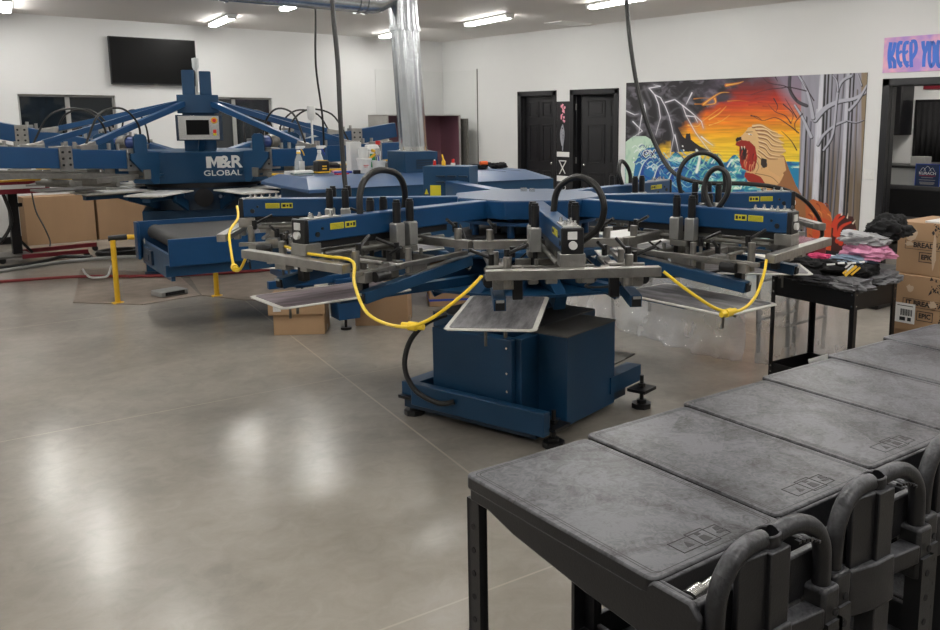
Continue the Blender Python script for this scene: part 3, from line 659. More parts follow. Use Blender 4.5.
# print arms: steel box beams, some raised
def qarm(a, r1, tilt=0, r0=.6, z=1.27, rod=True, motor=True):
    a = R(a); ca_, sa_ = math.cos(a), math.sin(a)
    def W(r, t, zz): return (r*ca_-t*sa_, r*sa_+t*ca_, zz)
    arm = MB().beam(W(r0, 0, z), W(r1, 0, z+tilt), .10, .19).build('print_arm', 'blue_hi', Q, bevel=.006)
    q = lambda r: z+tilt*(r-r0)/(r1-r0)
    for r in (1.15, 2.0):
        if r > r1: continue
        p = MB().box(W(r, 0, q(r)), (.15, .125, .23), rz=a).build('clamp_plate', 'alu', arm, bevel=.003)
        for i in (-.04, .04):
            for k in (-.06, .0, .06):
                MB().cyl(W(r+i, -.07, q(r)+k), W(r+i, .07, q(r)+k), .012, 8).build('bolt', 'black', p)
    h = MB().beam(W(.95, 0, z-.155), W(r1-.05, 0, q(r1)-.165), .07, .05).box(W(1.5, 0, z-.15), (.5, .30, .05), rz=a).box(W(1.0, 0, z-.13), (.10, .2, .10), rz=a).box(W(2.0, 0, z-.16), (.18, .26, .05), rz=a)
    h.cyl(W(1.55, -.22, z-.19), W(1.55, .22, z-.19), .03, 12).cyl(W(2.1, -.2, z-.14), W(2.1, .2, z-.14), .03, 12)
    h.build('print_head', 'alud', arm, bevel=.003)
    MB().cyl(W(1.35, -.17, z-.14), W(2.0, -.17, z-.125), .012, 8).build('squeegee_handle', 'yellow', arm)
    MB().cyl(W(2.15, -.12, z-.11), W(r1, -.12, z-.09), .011, 8).build('squeegee_handle', 'yellow', arm) if r1 > 2.3 else None
    b = MB().tube([W(1.0, .03, q(1.0)+.08), W(1.02, .05, z+.38), W(1.22, .04, z+.55), W(1.5, .02, z+.50), W(1.66, 0, z+.25), W(1.70, 0, q(1.7)+.08)], .011, 8)
    b.build('hose_loop', 'rub', arm)
    MB().box(W(1.0, .0, z+.12), (.06, .14, .06), rz=a).build('fitting_plate', 'alu', arm, bevel=.003); MB().box(W(1.70, 0, q(1.7)+.11), (.22, .10, .05), rz=a).build('fitting_plate', 'alu', arm, bevel=.003)
    for r in (1.3, 1.42, 1.85, 1.95): MB().cyl(W(r, .02, q(r)+.09), W(r, .02, q(r)+.16), .018, 10).build('air_fitting', 'alu', arm)
    if rod:
        b = MB().beam(W(.20, .0, 1.90), W(1.60, .0, q(1.60)+.15), .06, .06)
        b.build('tie_rod', 'blue_hi', Q, bevel=.004)
        MB().beam(W(1.59, .0, q(1.59)+.152), W(1.76, 0, q(1.76)+.10), .064, .05).build('rod_end', 'alu', Q, bevel=.003)
    return arm
qarm(-38, 2.9, .13); qarm(-74, 2.6, .10); qarm(-110, 2.7, .40); qarm(-146, 2.5, .30)
qarm(38, 1.95, .06); qarm(74, 2.3, .08); qarm(110, 2.6, .30); qarm(146, 2.6, .30)
for a in (-24, 24, -60, 60, -96, 96, -132, 132, 168, -168):
    ar = R(a); ca_, sa_ = math.cos(ar), math.sin(ar)
    def W(r, t, z): return (r*ca_-t*sa_, r*sa_+t*ca_, z)
    p = MB().beam(W(.5, 0, .90), W(1.35, 0, .90), .08, .05).build('platen_arm', 'blue', Q)
    MB().box(W(1.05, 0, .945), (.72, .40, .016), rz=ar).build('platen', 'platen_e', p, bevel=.003)
    MB().box(W(1.05, 0, .955), (.62, .32, .004), rz=ar).build('platen_pad', 'white', p)
    MB().box(W(1.15, 0, .925), (.40, .12, .02), rz=ar).build('platen_bracket', 'alud', p)
    if a in (60, -60, 96, -96): 
        h = MB().box(W(1.5, .0, 1.0), (.6, .36, .02), rz=ar).build('screen_frame', 'alu', p, bevel=.002)
lp = MB().cyl((.55, 1.20, 1.36), (.55, 1.20, 1.72), .012, 12).build('lamp_pole', 'white', Q)
MB().lathe([(0, 1.70), (.03, 1.70), (.045, 1.73), (.047, 1.86), (0, 1.865)], (.55, 1.20, 0), 16).build('signal_lamp', 'white', lp)

# ---------------------------------------------------------------- things on the dryer hood
HT = 1.2053
def DW(u, v, z=HT):
    return (2.216+u*math.cos(DA)-v*math.sin(DA), 6.947+u*math.sin(DA)+v*math.cos(DA), z)
def item(name, u, v, label, cat, rz=0, z=HT): return thing(name, DW(u, v, z), label, cat, DA+rz)
def spray(u, v, label, mbody, mhead, h=.20, r=.042):
    t = item('spray_bottle', u, v, label, 'spray bottle', rz=R(200))
    MB().lathe([(0, 0), (r, 0), (r*1.04, .02), (r, h*.55), (r*.75, h*.72), (.015, h*.95), (.015, h), (0, h)], n=20).build('bottle', mbody, t)
    hd = MB().cyl((0, 0, h-.01), (0, 0, h+.02), .018, 16).box((-.015, 0, h+.045), (.075, .026, .03)).cyl((-.05, 0, h+.05), (-.075, 0, h+.05), .010, 10)
    hd.build('trigger_head', mhead[0], t, bevel=.004)
    MB().tube([(-.03, 0, h+.03), (-.05, 0, h+.005), (-.065, 0, h-.03)], .006, 8).build('trigger', mhead[1], t)
    return t
s1 = spray(1.38, .95, 'clear spray bottle with white head and yellow trigger on the dryer hood', 'clear', ('white', 'yellow'))
MB().bb(-.03, .03, .038, .044, .03, .12).build('label', 'white', s1)
MB().cyl((0, 0, .19), (0, 0, .205), .02, 16).build('collar', 'yellow', s1)
spray(1.58, .95, 'white spray bottle with a blue collar and blue trigger on the dryer hood', 'frost', ('white', 'bluep'), h=.2, r=.04)
t = item('storage_tray', 1.33, .72, 'low white and green rimmed tray in front of the clear spray bottle', 'tray')
MB().bb(-.09, .09, -.05, .05, 0, .045).build('tray_body', 'white', t, bevel=.01)
MB().bb(-.095, .095, -.055, .055, .012, .022).build('tray_rim', mat('dark_green_rim', (.01, .08, .07), .5), t, bevel=.004)
t = item('heat_gun', 1.51, .72, 'black and yellow boxy power tool on the dryer hood beside the cable', 'tool', rz=R(10))
MB().bb(-.06, .06, -.05, .05, .01, .13).build('tool_body', 'black', t, bevel=.012)
MB().bb(-.063, .063, -.053, .053, .02, .032).bb(-.02, .025, -.054, -.05, .05, .062).bb(-.02, .025, -.054, -.05, .075, .085).bb(-.025, .035, -.045, .045, .13, .134).build('yellow_trim', 'yellow', t)
MB().cyl((.06, 0, .09), (.17, .02, .08), .028, 14).cyl((.16, .02, .082), (.20, .02, .07), .02, 14).build('nozzle', 'black', t)
t = tag(MB().bb(-.05, .05, -.04, .04, 0, .03).build('paper_stack', 'white', loc=DW(1.30, .95, HT), rz=DA), 'small white stack at the left end of the dryer hood', 'paper')
t = tag(MB().bb(-.06, .06, -.03, .03, 0, .012).build('red_folder', 'redp', loc=DW(1.68, .66), rz=DA+.2), 'flat red notebook beside the black and yellow tool', 'notebook')
t = tag(MB().bb(-.07, .07, -.04, .04, 0, .02).build('folded_rag', 'pink', loc=DW(1.76, .92), rz=DA-.2, bevel=.006), 'folded pink rag between the spray bottles and the white tubs', 'rag')
t = tag(MB().bb(-.08, .08, -.03, .03, 0, .022).build('folded_rag', 'bluep', loc=DW(1.75, .80), rz=DA+.1, bevel=.006), 'folded dull blue rag left of the black phone', 'rag')
t = tag(MB().bb(-.03, .03, -.02, .02, 0, .035).build('black_block', 'black', loc=DW(1.83, .66), rz=DA, bevel=.004), 'small black box in front of the white tubs', 'box')
t = tag(MB().bb(-.055, .055, -.06, .06, 0, .29).build('white_carton', 'white', loc=DW(1.92, .94), rz=DA, bevel=.004), 'tall plain white carton behind the stacked tubs', 'carton')
def tub(u, v, r, h, label, z=HT, handle=False):
    t = item('plastic_tub', u, v, label, 'tub', z=z)
    MB().lathe([(0, 0), (r*.86, 0), (r*.98, h*.93), (r, h*.93), (r, h), (r*.9, h), (r*.8, h*.95), (0, h*.95)], n=28).build('tub_body', 'white', t)
    MB().lathe([(r*.99, h*.86), (r*1.06, h*.87), (r*1.06, h*1.0), (r*.95, h*1.01), (0, h*1.01)], n=28).build('lid', 'white', t)
    return t
t1 = tub(1.94, .74, .068, .14, 'lower white tub with red lettering, under another tub on the dryer hood')
MB().cyl((-.02, 0, .07), (-.02, -.066, .07), .001, 4).bb(-.035, .015, -.067, -.063, .072, .078).bb(-.03, .005, -.067, -.063, .058, .063).build('red_print', 'redp', t1)
tub(1.935, .75, .048, .10, 'small white tub stacked on top of a larger white tub', z=HT+.1425)
t2 = item('plastic_tub', 2.08, .72, 'open white tub holding tools, left of the duct', 'tub')
MB().lathe([(0, 0), (.055, 0), (.064, .10), (.068, .10), (.068, .115), (.060, .115), (.054, .012), (0, .012)], n=28).build('tub_body', 'white', t2)
t = item('screwdriver', 2.08, .72, 'metal tool with a yellow handle standing in the open white tub', 'tool', z=HT+.014)
MB().cyl((.0, 0, .0), (-.04, 0, .19), .008, 8).build('shaft', 'steel', t); MB().cyl((-.035, 0, .165), (-.10, .01, .11), .012, 10).cyl((-.04, 0, .19), (-.07, 0, .20), .014, 10).build('handle', 'yellow', t)
t = item('spatula', 2.095, .735, 'steel spatula with a blue grip standing in the open white tub', 'tool', z=HT+.014)
MB().cyl((0.01, 0, 0), (-.015, 0, .15), .006, 8).build('handle', 'bluep', t); MB().box((-.02, 0, .18), (.05, .006, .07)).build('blade', 'steel', t)
t = item('detergent_jug', 2.15, 1.0, 'white jug with green label and red cap, left of the duct base', 'jug')
MB().prism([(-.08, -.05), (.06, -.05), (.06, .05), (-.08, .05)], 0, .20, [(-.08, -.05), (.06, -.05), (.06, .05), (-.08, .05)]).prism([(-.08, -.05), (.06, -.05), (.06, .05), (-.08, .05)], .20, .26, [(-.08, -.03), (.04, -.03), (.04, .03), (-.08, .03)]).build('jug_body', 'white', t, bevel=.012)
MB().bb(-.06, .0, -.053, -.05, .04, .17).build('label', 'green', t)
MB().cyl((.05, 0, .255), (.05, 0, .295), .024, 16).build('cap', 'redp', t)
def blob(name, c, sc, m, label, cat, seed, amp=.25, rz=0, n=72, group=None, squash=2.6, fold=9, parent=None):
    vs = []; fs = []
    nu, nv = n, n//2
    off = Vector((seed*13.7, seed*5.1, seed*2.3))
    for j in range(nv+1):
        ph = PI*j/nv
        for i in range(nu):
            th = 2*PI*i/nu
            d = Vector((math.sin(ph)*math.cos(th), math.sin(ph)*math.sin(th), math.cos(ph)))
            k = 1+amp*.8*noise.noise(d*1.7+off)+amp*.5*noise.noise(Vector((d.x*fold*.35, d.y*fold*.3, d.z*fold*.5))+off)-amp*.3*abs(noise.noise(Vector((d.x*6, d.y*4, d.z*5))+off))+amp*.12*math.sin(fold*1.9*noise.noise(d*1.9+off)*2.2)
            e = Vector((abs(d.x)**.8*(1 if d.x > 0 else -1), abs(d.y)**.8*(1 if d.y > 0 else -1), abs(d.z)**.9*(1 if d.z > 0 else -1)))
            p = Vector((e.x*sc[0]*k, e.y*sc[1]*k, e.z*sc[2]*k))
            if p.z < 0: p.z *= .55
            vs.append(p)
    for j in range(nv):
        for i in range(nu): fs.append((j*nu+i, j*nu+(i+1) % nu, (j+1)*nu+(i+1) % nu, (j+1)*nu+i))
    o = MB().add(vs, fs).build(name, m, parent, loc=c, rz=rz, auto=70)
    if not parent: tag(o, label, cat, group)
    return o
M['cl_black'] = mat('black_cotton', (.007, .007, .008), .9, var=.3, bump=.35, bscale=80)
M['cl_grey'] = mat('grey_cotton', (.16, .16, .17), .95, var=.2, bump=.35, bscale=90)
M['cl_white'] = mat('heather_cotton', (.38, .38, .39), .95, var=.18, bump=.35, bscale=80)
M['cl_denim'] = mat('pale_blue_cotton', (.20, .27, .36), .95, var=.15, bump=.35, bscale=90)
M['cl_dark'] = mat('charcoal_cotton', (.045, .045, .05), .95, var=.3, bump=.35, bscale=90)
blob('black_glove', DW(3.12, .62, HT+.022), (.11, .06, .035), 'cl_black', 'black glove heap with an orange tool on the right end of the dryer', 'gloves', 3, .4)
blob('black_glove', DW(3.36, .62, HT+.024), (.10, .06, .04), 'cl_black', 'rightmost heap of black gloves on the dryer hood', 'gloves', 8, .4)
t = item('cordless_tool', 3.16, .58, 'orange and black hand tool lying on the gloves', 'tool', z=HT+.045)
MB().cyl((-.04, 0, .02), (.04, .0, .02), .02, 14).build('tool_body', 'orange', t); MB().cyl((.03, 0, .02), (.09, .01, .01), .015, 12).build('grip', 'black', t)
# on the control cabinet
cabw = Vector(L2W(1.585*math.cos(R(-164.2)), 1.585*math.sin(R(-164.2)), 1.356))
def ontop(name, dx, dy, label, cat):
    a = R(-53.4+0); return thing(name, (cabw.x+dx*math.cos(a)-dy*math.sin(a), cabw.y+dx*math.sin(a)+dy*math.cos(a), cabw.z), label, cat, a)
t = ontop('grease_bottle', -.05, -.02, 'small bottle with a yellow nozzle on the control cabinet', 'bottle')
MB().lathe([(0, 0), (.016, 0), (.016, .03), (.008, .045), (0, .045)], n=14).build('bottle', 'yellow', t); MB().cyl((0, 0, .04), (-.012, 0, .085), .006, 10).build('nozzle', 'yellow', t)
t = ontop('marker_cap', .02, .0, 'small white bottle with a red cap on the control cabinet', 'bottle')
MB().cyl((0, 0, 0), (0, 0, .02), .018, 14).build('bottle', 'white', t); MB().cyl((0, 0, .02), (0, 0, .05), .012, 12).build('cap', 'redp', t)
t = ontop('red_bottle', -.13, .0, 'tiny red bottle at the left edge of the control cabinet', 'bottle')
MB().cyl((0, 0, 0), (0, 0, .035), .012, 12).build('bottle', 'redp', t); MB().cyl((0, 0, .035), (0, 0, .045), .006, 12).build('cap', 'white', t)

# ---------------------------------------------------------------- row of black utility carts
M['pict'] = mat('groove_shade_black', (.016, .016, .017), .5)  # dark strips painted flush for the shade in the moulded grooves
def make_cart():
    c = thing('utility_cart', (1.392, .96, 0), 'black plastic cart', 'utility cart')
    hw = .199; y1 = .70; yb = .055; yr = -.032; ye = -.10
    zt = .85
    b = MB().prism(rrect(-hw, hw, yb-.005, y1, .022), zt-.035, zt)
    # side skirts deepen to the near end
    for s in (-1, 1):
        x = s*(hw-.001)
        prof = [(y1-.022, zt-.03), (y1-.022, zt-.062), (y1-.10, zt-.062), (.50, zt-.085), (.25, zt-.115), (.10, zt-.125), (.03, zt-.15), (ye+.035, zt-.15), (ye+.035, zt-.03), (ye+.06, zt-.006), (yb, zt-.006), (yb+.03, zt-.03)]
        vs = []
        for xx in (x-s*.016, x): vs += [(xx, y, z) for y, z in prof]
        n = len(prof); b.add(vs, [tuple(range(n))[::-1], tuple(range(n, 2*n))]+[(k, (k+1) % n, n+(k+1) % n, n+k) for k in range(n)])
    b.bb(-hw+.022, hw-.022, y1-.016, y1-.001, zt-.062, zt-.03)
    # bin
    b.bb(-hw+.014, hw-.014, yb-.012, yb-.001, zt-.11, zt-.006).bb(-hw+.014, hw-.014, yr-.02, yr, zt-.11, zt-.008).bb(-hw+.014, hw-.014, yr, yb, zt-.085, zt-.075)
    b.bb(-hw+.014, -hw+.026, yr, yb, zt-.11, zt-.006).bb(hw-.026, hw-.014, yr, yb, zt-.11, zt-.006)
    b.bb(-hw+.01, hw-.01, ye+.03, yr-.01, zt-.15, zt-.14)
    b.build('deck', 'cart', c, bevel=.007)
    ic = MB()
    x0, x1, y0, y2 = -.075, .070, yb+.030, yb+.078
    z2 = zt+.0002; e = .0016
    def ring(a0, a1, b0, b1, t=.0018): ic.bb(a0, a1, b0, b0+t, z2-.001, z2+.0006).bb(a0, a1, b1-t, b1, z2-.001, z2+.0006).bb(a0, a0+t, b0, b1, z2-.001, z2+.0006).bb(a1-t, a1, b0, b1, z2-.001, z2+.0006)
    ring(x0, x1, y0, y2); ring(-.018, .032, y0-.006, y2+.008)
    ic.prism([(-.052, y0+.012), (-.032, y0+.012), (-.04, y0+.034)], z2, z2+.0006).prism([(-.004, y0+.008), (.02, y0+.008), (.016, y0+.03), (0, y0+.03)], z2, z2+.0006).prism([(.002, y0+.036), (.014, y0+.036), (.014, y0+.048), (.002, y0+.048)], z2, z2+.0006)
    ic.prism([(.045, y0+.014), (.072, y0+.014), (.072, y0+.022), (.045, y0+.022)], z2, z2+.0006).prism([(.05, y0+.026), (.07, y0+.026), (.066, y0+.04), (.054, y0+.04)], z2, z2+.0006)
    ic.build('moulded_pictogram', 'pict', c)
    gr = MB()
    for o_ in (.016, .023):
        p_ = rrect(-hw+o_, hw-o_, yb+.008, y1-o_, .016); q_ = rrect(-hw+o_+.0026, hw-o_-.0026, yb+.0106, y1-o_-.0026, .0135); n = len(p_)
        gr.add([(*v, zt+.0005) for v in p_]+[(*v, zt+.0004) for v in q_], [(k, (k+1) % n, n+(k+1) % n, n+k) for k in range(n)])
    gr.build('rim_groove_shade', 'pict', c)
    b = MB().bb(-hw+.01, hw-.01, ye, y1-.01, .20, .215)
    for s in (-1, 1): b.bb(s*hw-s*.018, s*hw, ye-.01, y1, .17, .30)
    b.bb(-hw, hw, y1-.018, y1, .17, .30).bb(-hw, hw, ye-.02, ye-.004, .17, .30)
    b.build('lower_shelf', 'cart', c, bevel=.004)
    for s in (-1, 1):
        for e, yy in ((1, y1), (-1, ye-.012)):
            x = s*hw
            l = MB().m(0).bb(x-s*.055, x-s*.004, yy-e*.016, yy-e*.004, .28, zt-.06 if e > 0 else .70).bb(x-s*.016, x-s*.004, yy-e*.055, yy-e*.004, .28, zt-.06 if e > 0 else .70)
            l.m(1)
            for k in range(7):
                z = .35+k*.062
                l.cyl((x-s*.002, yy-e*.032, z), (x-s*.006, yy-e*.032, z), .008, 10).cyl((x-s*.032, yy-e*.002, z), (x-s*.032, yy-e*.006, z), .008, 10)
            l.build('leg', ['cart', 'dark'], c)
            MB().cyl((x-s*.05-.014, yy-e*.07, .055), (x-s*.05+.014, yy-e*.07, .055), .055, 24).build('caster_wheel', 'rub', c)
            MB().box((x-s*.05, yy-e*.07, .125), (.045, .08, .02)).bb(x-s*.05-.022, x-s*.05-.017, yy-e*.07-.02, yy-e*.07+.02, .05, .13).bb(x-s*.05+.017, x-s*.05+.022, yy-e*.07-.02, yy-e*.07+.02, .05, .13).box((x-s*.05, yy-e*.07, .152), (.05, .06, .035)).build('caster_fork', 'cart', c)
    hy = -.072
    for s in (-1, 1):
        g = MB().tube([(s*.165, hy, .66), (s*.165, hy, .77), (s*.165, hy, .815), (s*.158, hy, .862), (s*.135, hy+.002, .898), (s*.10, hy+.006, .918), (s*.06, hy+.010, .924), (s*.018, hy+.014, .918)], .0195, 14)
        gr_ = g.build('grip', 'cart', c)
        MB().bb(s*.165-.029, s*.165+.029, hy-.029, hy+.030, .645, .772).build('grip_socket', 'cart', c, bevel=.009)
        if s > 0:
            b = MB()
            for k in range(6): b.bb(.058+k*.013, .066+k*.013, hy-.018, hy-.006, .896-k*.0008*k, .902-k*.0008*k)
            b.build('grip_ribs', 'cart', gr_)
    cp = MB()
    n = 20; o_ = [(.031*math.cos(2*PI*k/n), hy+.016+.026*math.sin(2*PI*k/n)) for k in range(n)]; i_ = [(.025*math.cos(2*PI*k/n), hy+.016+.020*math.sin(2*PI*k/n)) for k in range(n)]
    vs = [(*p, .74) for p in o_]+[(*p, .930) for p in o_]+[(*p, .930) for p in i_]+[(*p, .86) for p in i_]
    fs = [(k, (k+1) % n, n+(k+1) % n, n+k) for k in range(n)]+[(n+k, n+(k+1) % n, 2*n+(k+1) % n, 2*n+k) for k in range(n)]+[(2*n+k, 2*n+(k+1) % n, 3*n+(k+1) % n, 3*n+k) for k in range(n)]+[tuple(3*n+k for k in range(n))]
    cp.add(vs, fs)
    # web plates either side of the post and the boot below
    cp.bb(-.030, .030, hy-.020, hy+.026, .74, .905).prism([(-.105, hy-.004), (-.026, hy-.010), (-.026, hy+.010), (-.105, hy+.010)], .74, .905)
    cp.build('handle_post', 'cart', c, bevel=.004)
    MB().prism([(-.13, hy+.02), (-.118, hy-.014), (-.034, hy-.032), (.034, hy-.032), (.040, hy+.028), (-.10, hy+.03)], .640, .748, [(-.125, hy+.02), (-.113, hy-.012), (-.034, hy-.028), (.034, hy-.028), (.038, hy+.028), (-.10, hy+.03)]).build('post_boot', 'cart', c, bevel=.005)
    MB().prism([(-.045, hy+.018), (-.030, hy-.024), (.030, hy-.024), (.032, hy+.02)], .18, .645).build('centre_post', 'cart', c, bevel=.003)
    MB().prism([(.034, hy-.020), (.14, hy-.030), (.14, hy+.02), (.034, hy+.02)], .690, .735).build('cross_web', 'cart', c, bevel=.004)
    return c
cart0 = make_cart()
cl = ['nearest black utility cart, left end of the row, metal tool in its bin', 'second black utility cart of the row, with the brightest scuffed deck', 'third black utility cart of the row, whose handle is cut by the right edge',
      'fourth black utility cart of the row, in front of the low black shelf cart', 'fifth black utility cart of the row, next to last before the cardboard boxes', 'farthest black utility cart of the row, beside the stacked cardboard boxes']
for i in range(6):
    c = cart0 if i == 0 else copy_tree(cart0)
    th = R(-2.8-.5*i); c.rotation_euler.z = th; c.location.x = 1.392+.411*i+.70*math.sin(th); c.location.y = 1.66-.70*math.cos(th); c['label'] = cl[i]; c['group'] = 'utility carts in a row'
t = thing('tape_dispenser', (1.315, .970, .7755), 'shiny metal tool lying in the bin of the nearest black cart', 'tool', R(6))
MB().bb(-.11, .11, -.02, .028, 0, .030).cyl((-.09, .0, .045), (.10, .0, .045), .018, 14).build('chrome_body', 'steel', t, bevel=.003)
MB().cyl((-.125, 0, .045), (-.085, 0, .045), .024, 14).build('end_fitting', 'steel', t); MB().box((.10, 0, .045), (.03, .03, .03)).build('end_fitting', 'steel', t)
t = tag(MB().lathe([(0, 0), (.045, 0), (.06, .05), (.062, .075), (.055, .078), (0, .085)], n=28).build('plastic_bowl', 'white', loc=(1.37, 1.34, .2155)), 'white domed tub on the lower shelf of the nearest cart', 'tub')

# ---------------------------------------------------------------- low black shelf cart with clothes
BC = thing('shelf_cart', (4.76, 2.64, 0), 'low open black metal shelf cart piled with clothes, in front of the plastic sheeting', 'cart', R(-5.7))
L_, W_ = .62, .42
for z, nm, hgt in ((.575, 'top_tray', .125), (.03, 'bottom_tray', .09)):
    b = MB().bb(0, W_, 0, L_, z, z+.008)
    b.bb(0, .006, 0, L_, z, z+hgt).bb(W_-.006, W_, 0, L_, z, z+hgt).bb(0, W_, 0, .006, z, z+hgt).bb(0, W_, L_-.006, L_, z, z+hgt)
    b.build(nm, 'black', BC, bevel=.002)
for x, y in ((0, 0), (W_, 0), (0, L_), (W_, L_)):
    sx, sy = (1 if x == 0 else -1), (1 if y == 0 else -1)
    l = MB().m(0).bb(x-sx*.003, x+sx*.028, y-sy*.004, y-sy*.0, .03, .70).bb(x-sx*.004, x, y-sy*.004, y+sy*.028, .03, .70)
    l.bb(x-sx*.003, x+sx*.002, y-sy*.004, y+sy*.002, .0, .03)
    l.m(1)
    for z in (.06, .10, .60, .67): l.cyl((x-sx*.003, y+sy*.014, z), (x-sx*.0065, y+sy*.014, z), .005, 8).cyl((x+sx*.014, y-sy*.003, z), (x+sx*.014, y-sy*.0065, z), .005, 8)
    l.build('leg', ['black', 'steel'], BC)
def bcw(x, y, z): a = R(-5.7); return (4.76+x*math.cos(a)-y*math.sin(a), 2.64+x*math.sin(a)+y*math.cos(a), z)
# lower tray contents
t = tag(MB().lathe([(0, 0), (.035, 0), (.046, .13), (.043, .13), (.034, .006), (0, .006)], n=24).build('plastic_cup', 'white', loc=bcw(.26, .50, .085)), 'white cup lying on the bottom tray of the black shelf cart', 'cup')
t.rotation_euler = (R(75), 0, R(35))
t = thing('paint_can', bcw(.27, .32, .039), 'black cylinder lying on the bottom tray beside the white cup', 'can', R(20))
MB().cyl((-.10, 0, .055), (.08, 0, .055), .053, 24).build('can_body', 'black', t); MB().cyl((.08, 0, .055), (.088, 0, .055), .055, 24).build('can_rim', 'orange', t)
t = thing('leather_roll', bcw(.27, .15, .039), 'dark brown roll on the bottom tray, right of the black cylinder', 'roll', R(20))
MB().cyl((-.09, 0, .05), (.07, 0, .05), .048, 20).build('roll', mat('dark_brown_leather', (.06, .025, .014), .5), t)
# clothes (each garment a thing of its own)
G = 'clothes heaped on the low black cart'
blob('black_shirt', (4.90, 3.04, .765), (.12, .17, .075), 'cl_black', 'black shirt at the left end of the heap on the shelf cart', 'clothing', 1, .35, group=G)
blob('charcoal_shirt', (4.82, 2.92, .712), (.10, .16, .045), 'cl_dark', 'charcoal shirt hanging over the front rim of the shelf cart', 'clothing', 2, .4, group=G)
gs = blob('grey_shirt', (4.84, 2.72, .705), (.11, .13, .055), 'cl_grey', 'grey shirt draped over the near corner of the shelf cart', 'clothing', 4, .4, group=G)
tsh = blob('printed_black_shirt', (4.96, 2.80, .785), (.14, .18, .065), 'cl_black', 'black shirt with a white and orange print, on the front of the heap', 'clothing', 5, .28, group=G)
blob('grey_shirt', (5.10, 2.67, .725), (.15, .12, .05), 'cl_grey', 'grey shirt under the printed black shirt, towards the cardboard boxes', 'clothing', 6, .35, group=G)
blob('pale_blue_shirt', (5.02, 2.80, .832), (.12, .14, .04), 'cl_denim', 'pale blue shirt between the pink shirt and the printed black shirt', 'clothing', 7, .35, group=G)
blob('pink_shirt', (5.08, 2.74, .880), (.12, .15, .07), 'pink', 'pink shirt in the middle of the clothes heap', 'clothing', 9, .4, group=G)
blob('heather_grey_shirt', (5.11, 2.78, .955), (.13, .16, .055), 'cl_white', 'light heather grey shirt on top of the pink shirt', 'clothing', 11, .4, group=G)
blob('black_jacket', (5.24, 2.70, 1.015), (.13, .13, .095), 'cl_black', 'black jacket crowning the clothes heap below the doorway', 'clothing', 12, .35, group=G)
blob('hot_pink_cloth', (4.95, 3.00, .842), (.05, .07, .022), mat('hot_pink_cotton', (.75, .07, .20), .9, bump=.3), 'small hot pink cloth tucked left of the pink shirt', 'clothing', 14, .4, group=G)
# print on the black shirt
pm = MB()
for k, (x, y, wd, ht) in enumerate(((-.12, .01, .05, .012), (-.06, .015, .04, .014), (0, .01, .05, .012), (.06, .012, .03, .012))): pm.box((x, y, 0), (wd, ht, .004))
pr_ = pm.build('print', 'white', tsh, bevel=.001); pr_.matrix_local = frame((-.12, -.085, .055), (.55, -.83, .1), (.55, .5, .65))
pm = MB().box((0, 0, 0), (.09, .016, .004)).box((.02, -.02, 0), (.07, .012, .004)).box((-.03, .018, 0), (.03, .012, .004)); pr_ = pm.build('print', 'yellow', tsh); pr_.matrix_local = frame((-.155, -.10, .02), (.6, -.6, .6), (-.4, .6, .6))
pm = MB().box((0, 0, 0), (.07, .010, .004)).box((.015, .02, 0), (.05, .010, .004)); pr_ = pm.build('print', 'white', tsh); pr_.matrix_local = frame((-.16, -.09, .03), (.6, -.6, .6), (-.4, .6, .6))

# ---------------------------------------------------------------- plastic covered folding table behind the shelf cart
FT = thing('folding_table', (5.55, 4.45, 0), 'white topped folding table with grey legs, standing behind the plastic sheeting', 'table')
MB().bb(-.32, .36, -1.12, 1.15, .675, .70).build('table_top', 'white', FT, bevel=.006)
for y in (-.75, -1.0, .75):
    b = MB().cyl((-.26, y, .675), (-.22, y-.0, .0), .016, 10).cyl((.28, y, .675), (.24, y, .0), .016, 10).cyl((-.24, y, .25), (.25, y, .25), .012, 10).cyl((-.24, y, .54), (.25, y, .54), .012, 10)
    b.build('leg_frame', 'alud', FT)
def sheet(name, path, z0, z1, m, label, amp=.035, seed=0, foot=.18):
    P_ = smooth([(x, y, 0) for x, y in path], 14); nz_ = 30; vs = []; fs = []
    for i, p in enumerate(P_):
        d = (P_[min(i+1, len(P_)-1)]-P_[max(i-1, 0)]).normalized(); nn = Vector((-d.y, d.x, 0))
        for j in range(nz_+1):
            v = j/nz_
            s_ = i*.06
            off = amp*(noise.noise(Vector((s_*3.2+seed, v*1.2, seed)))*1.3+noise.noise(Vector((s_*11, v*3.5, seed+4)))*.9*(1.3-v)+.5*(1-v)**2*abs(noise.noise(Vector((s_*18, v*14, seed+8)))))
            z = z0+(z1-z0)*v
            flare = foot*max(0, .28-v)**1.0*2.2*(.7+.9*noise.noise(Vector((s_*5, seed, 3))))
            if v < .12: off += .03*noise.noise(Vector((s_*20, v*30, 9)))
            q = p+nn*(off)+nn*flare*(-1)
            vs.append((q.x, q.y, max(.003, z+.012*noise.noise(Vector((s_*14, v*9, 2)))*(1-v))))
    for i in range(len(P_)-1):
        for j in range(nz_): a = i*(nz_+1)+j; fs.append((a, a+nz_+1, a+nz_+2, a+1))
    o = MB().add(vs, fs).build(name, m, auto=180)
    so = o.modifiers.new('thickness', 'SOLIDIFY'); so.thickness = .0015
    return tag(o, label, 'plastic sheet')
def film(name, a):
    m = mat(name, (.86, .86, .88), .13, spec=1.0, bump=1.0, bscale=14); nt = m.node_tree; b = nt.nodes['Principled BSDF']
    b.inputs['Alpha'].default_value = a
    return m
M['film'] = film('clear_polythene', .30)
sheet('plastic_sheet', [(5.14, 5.75), (5.14, 5.3), (5.12, 4.7), (5.05, 4.1), (5.06, 3.62)], .0, .70, 'film', 'clear plastic sheet hanging to the floor under the right platen of the near press', seed=1)
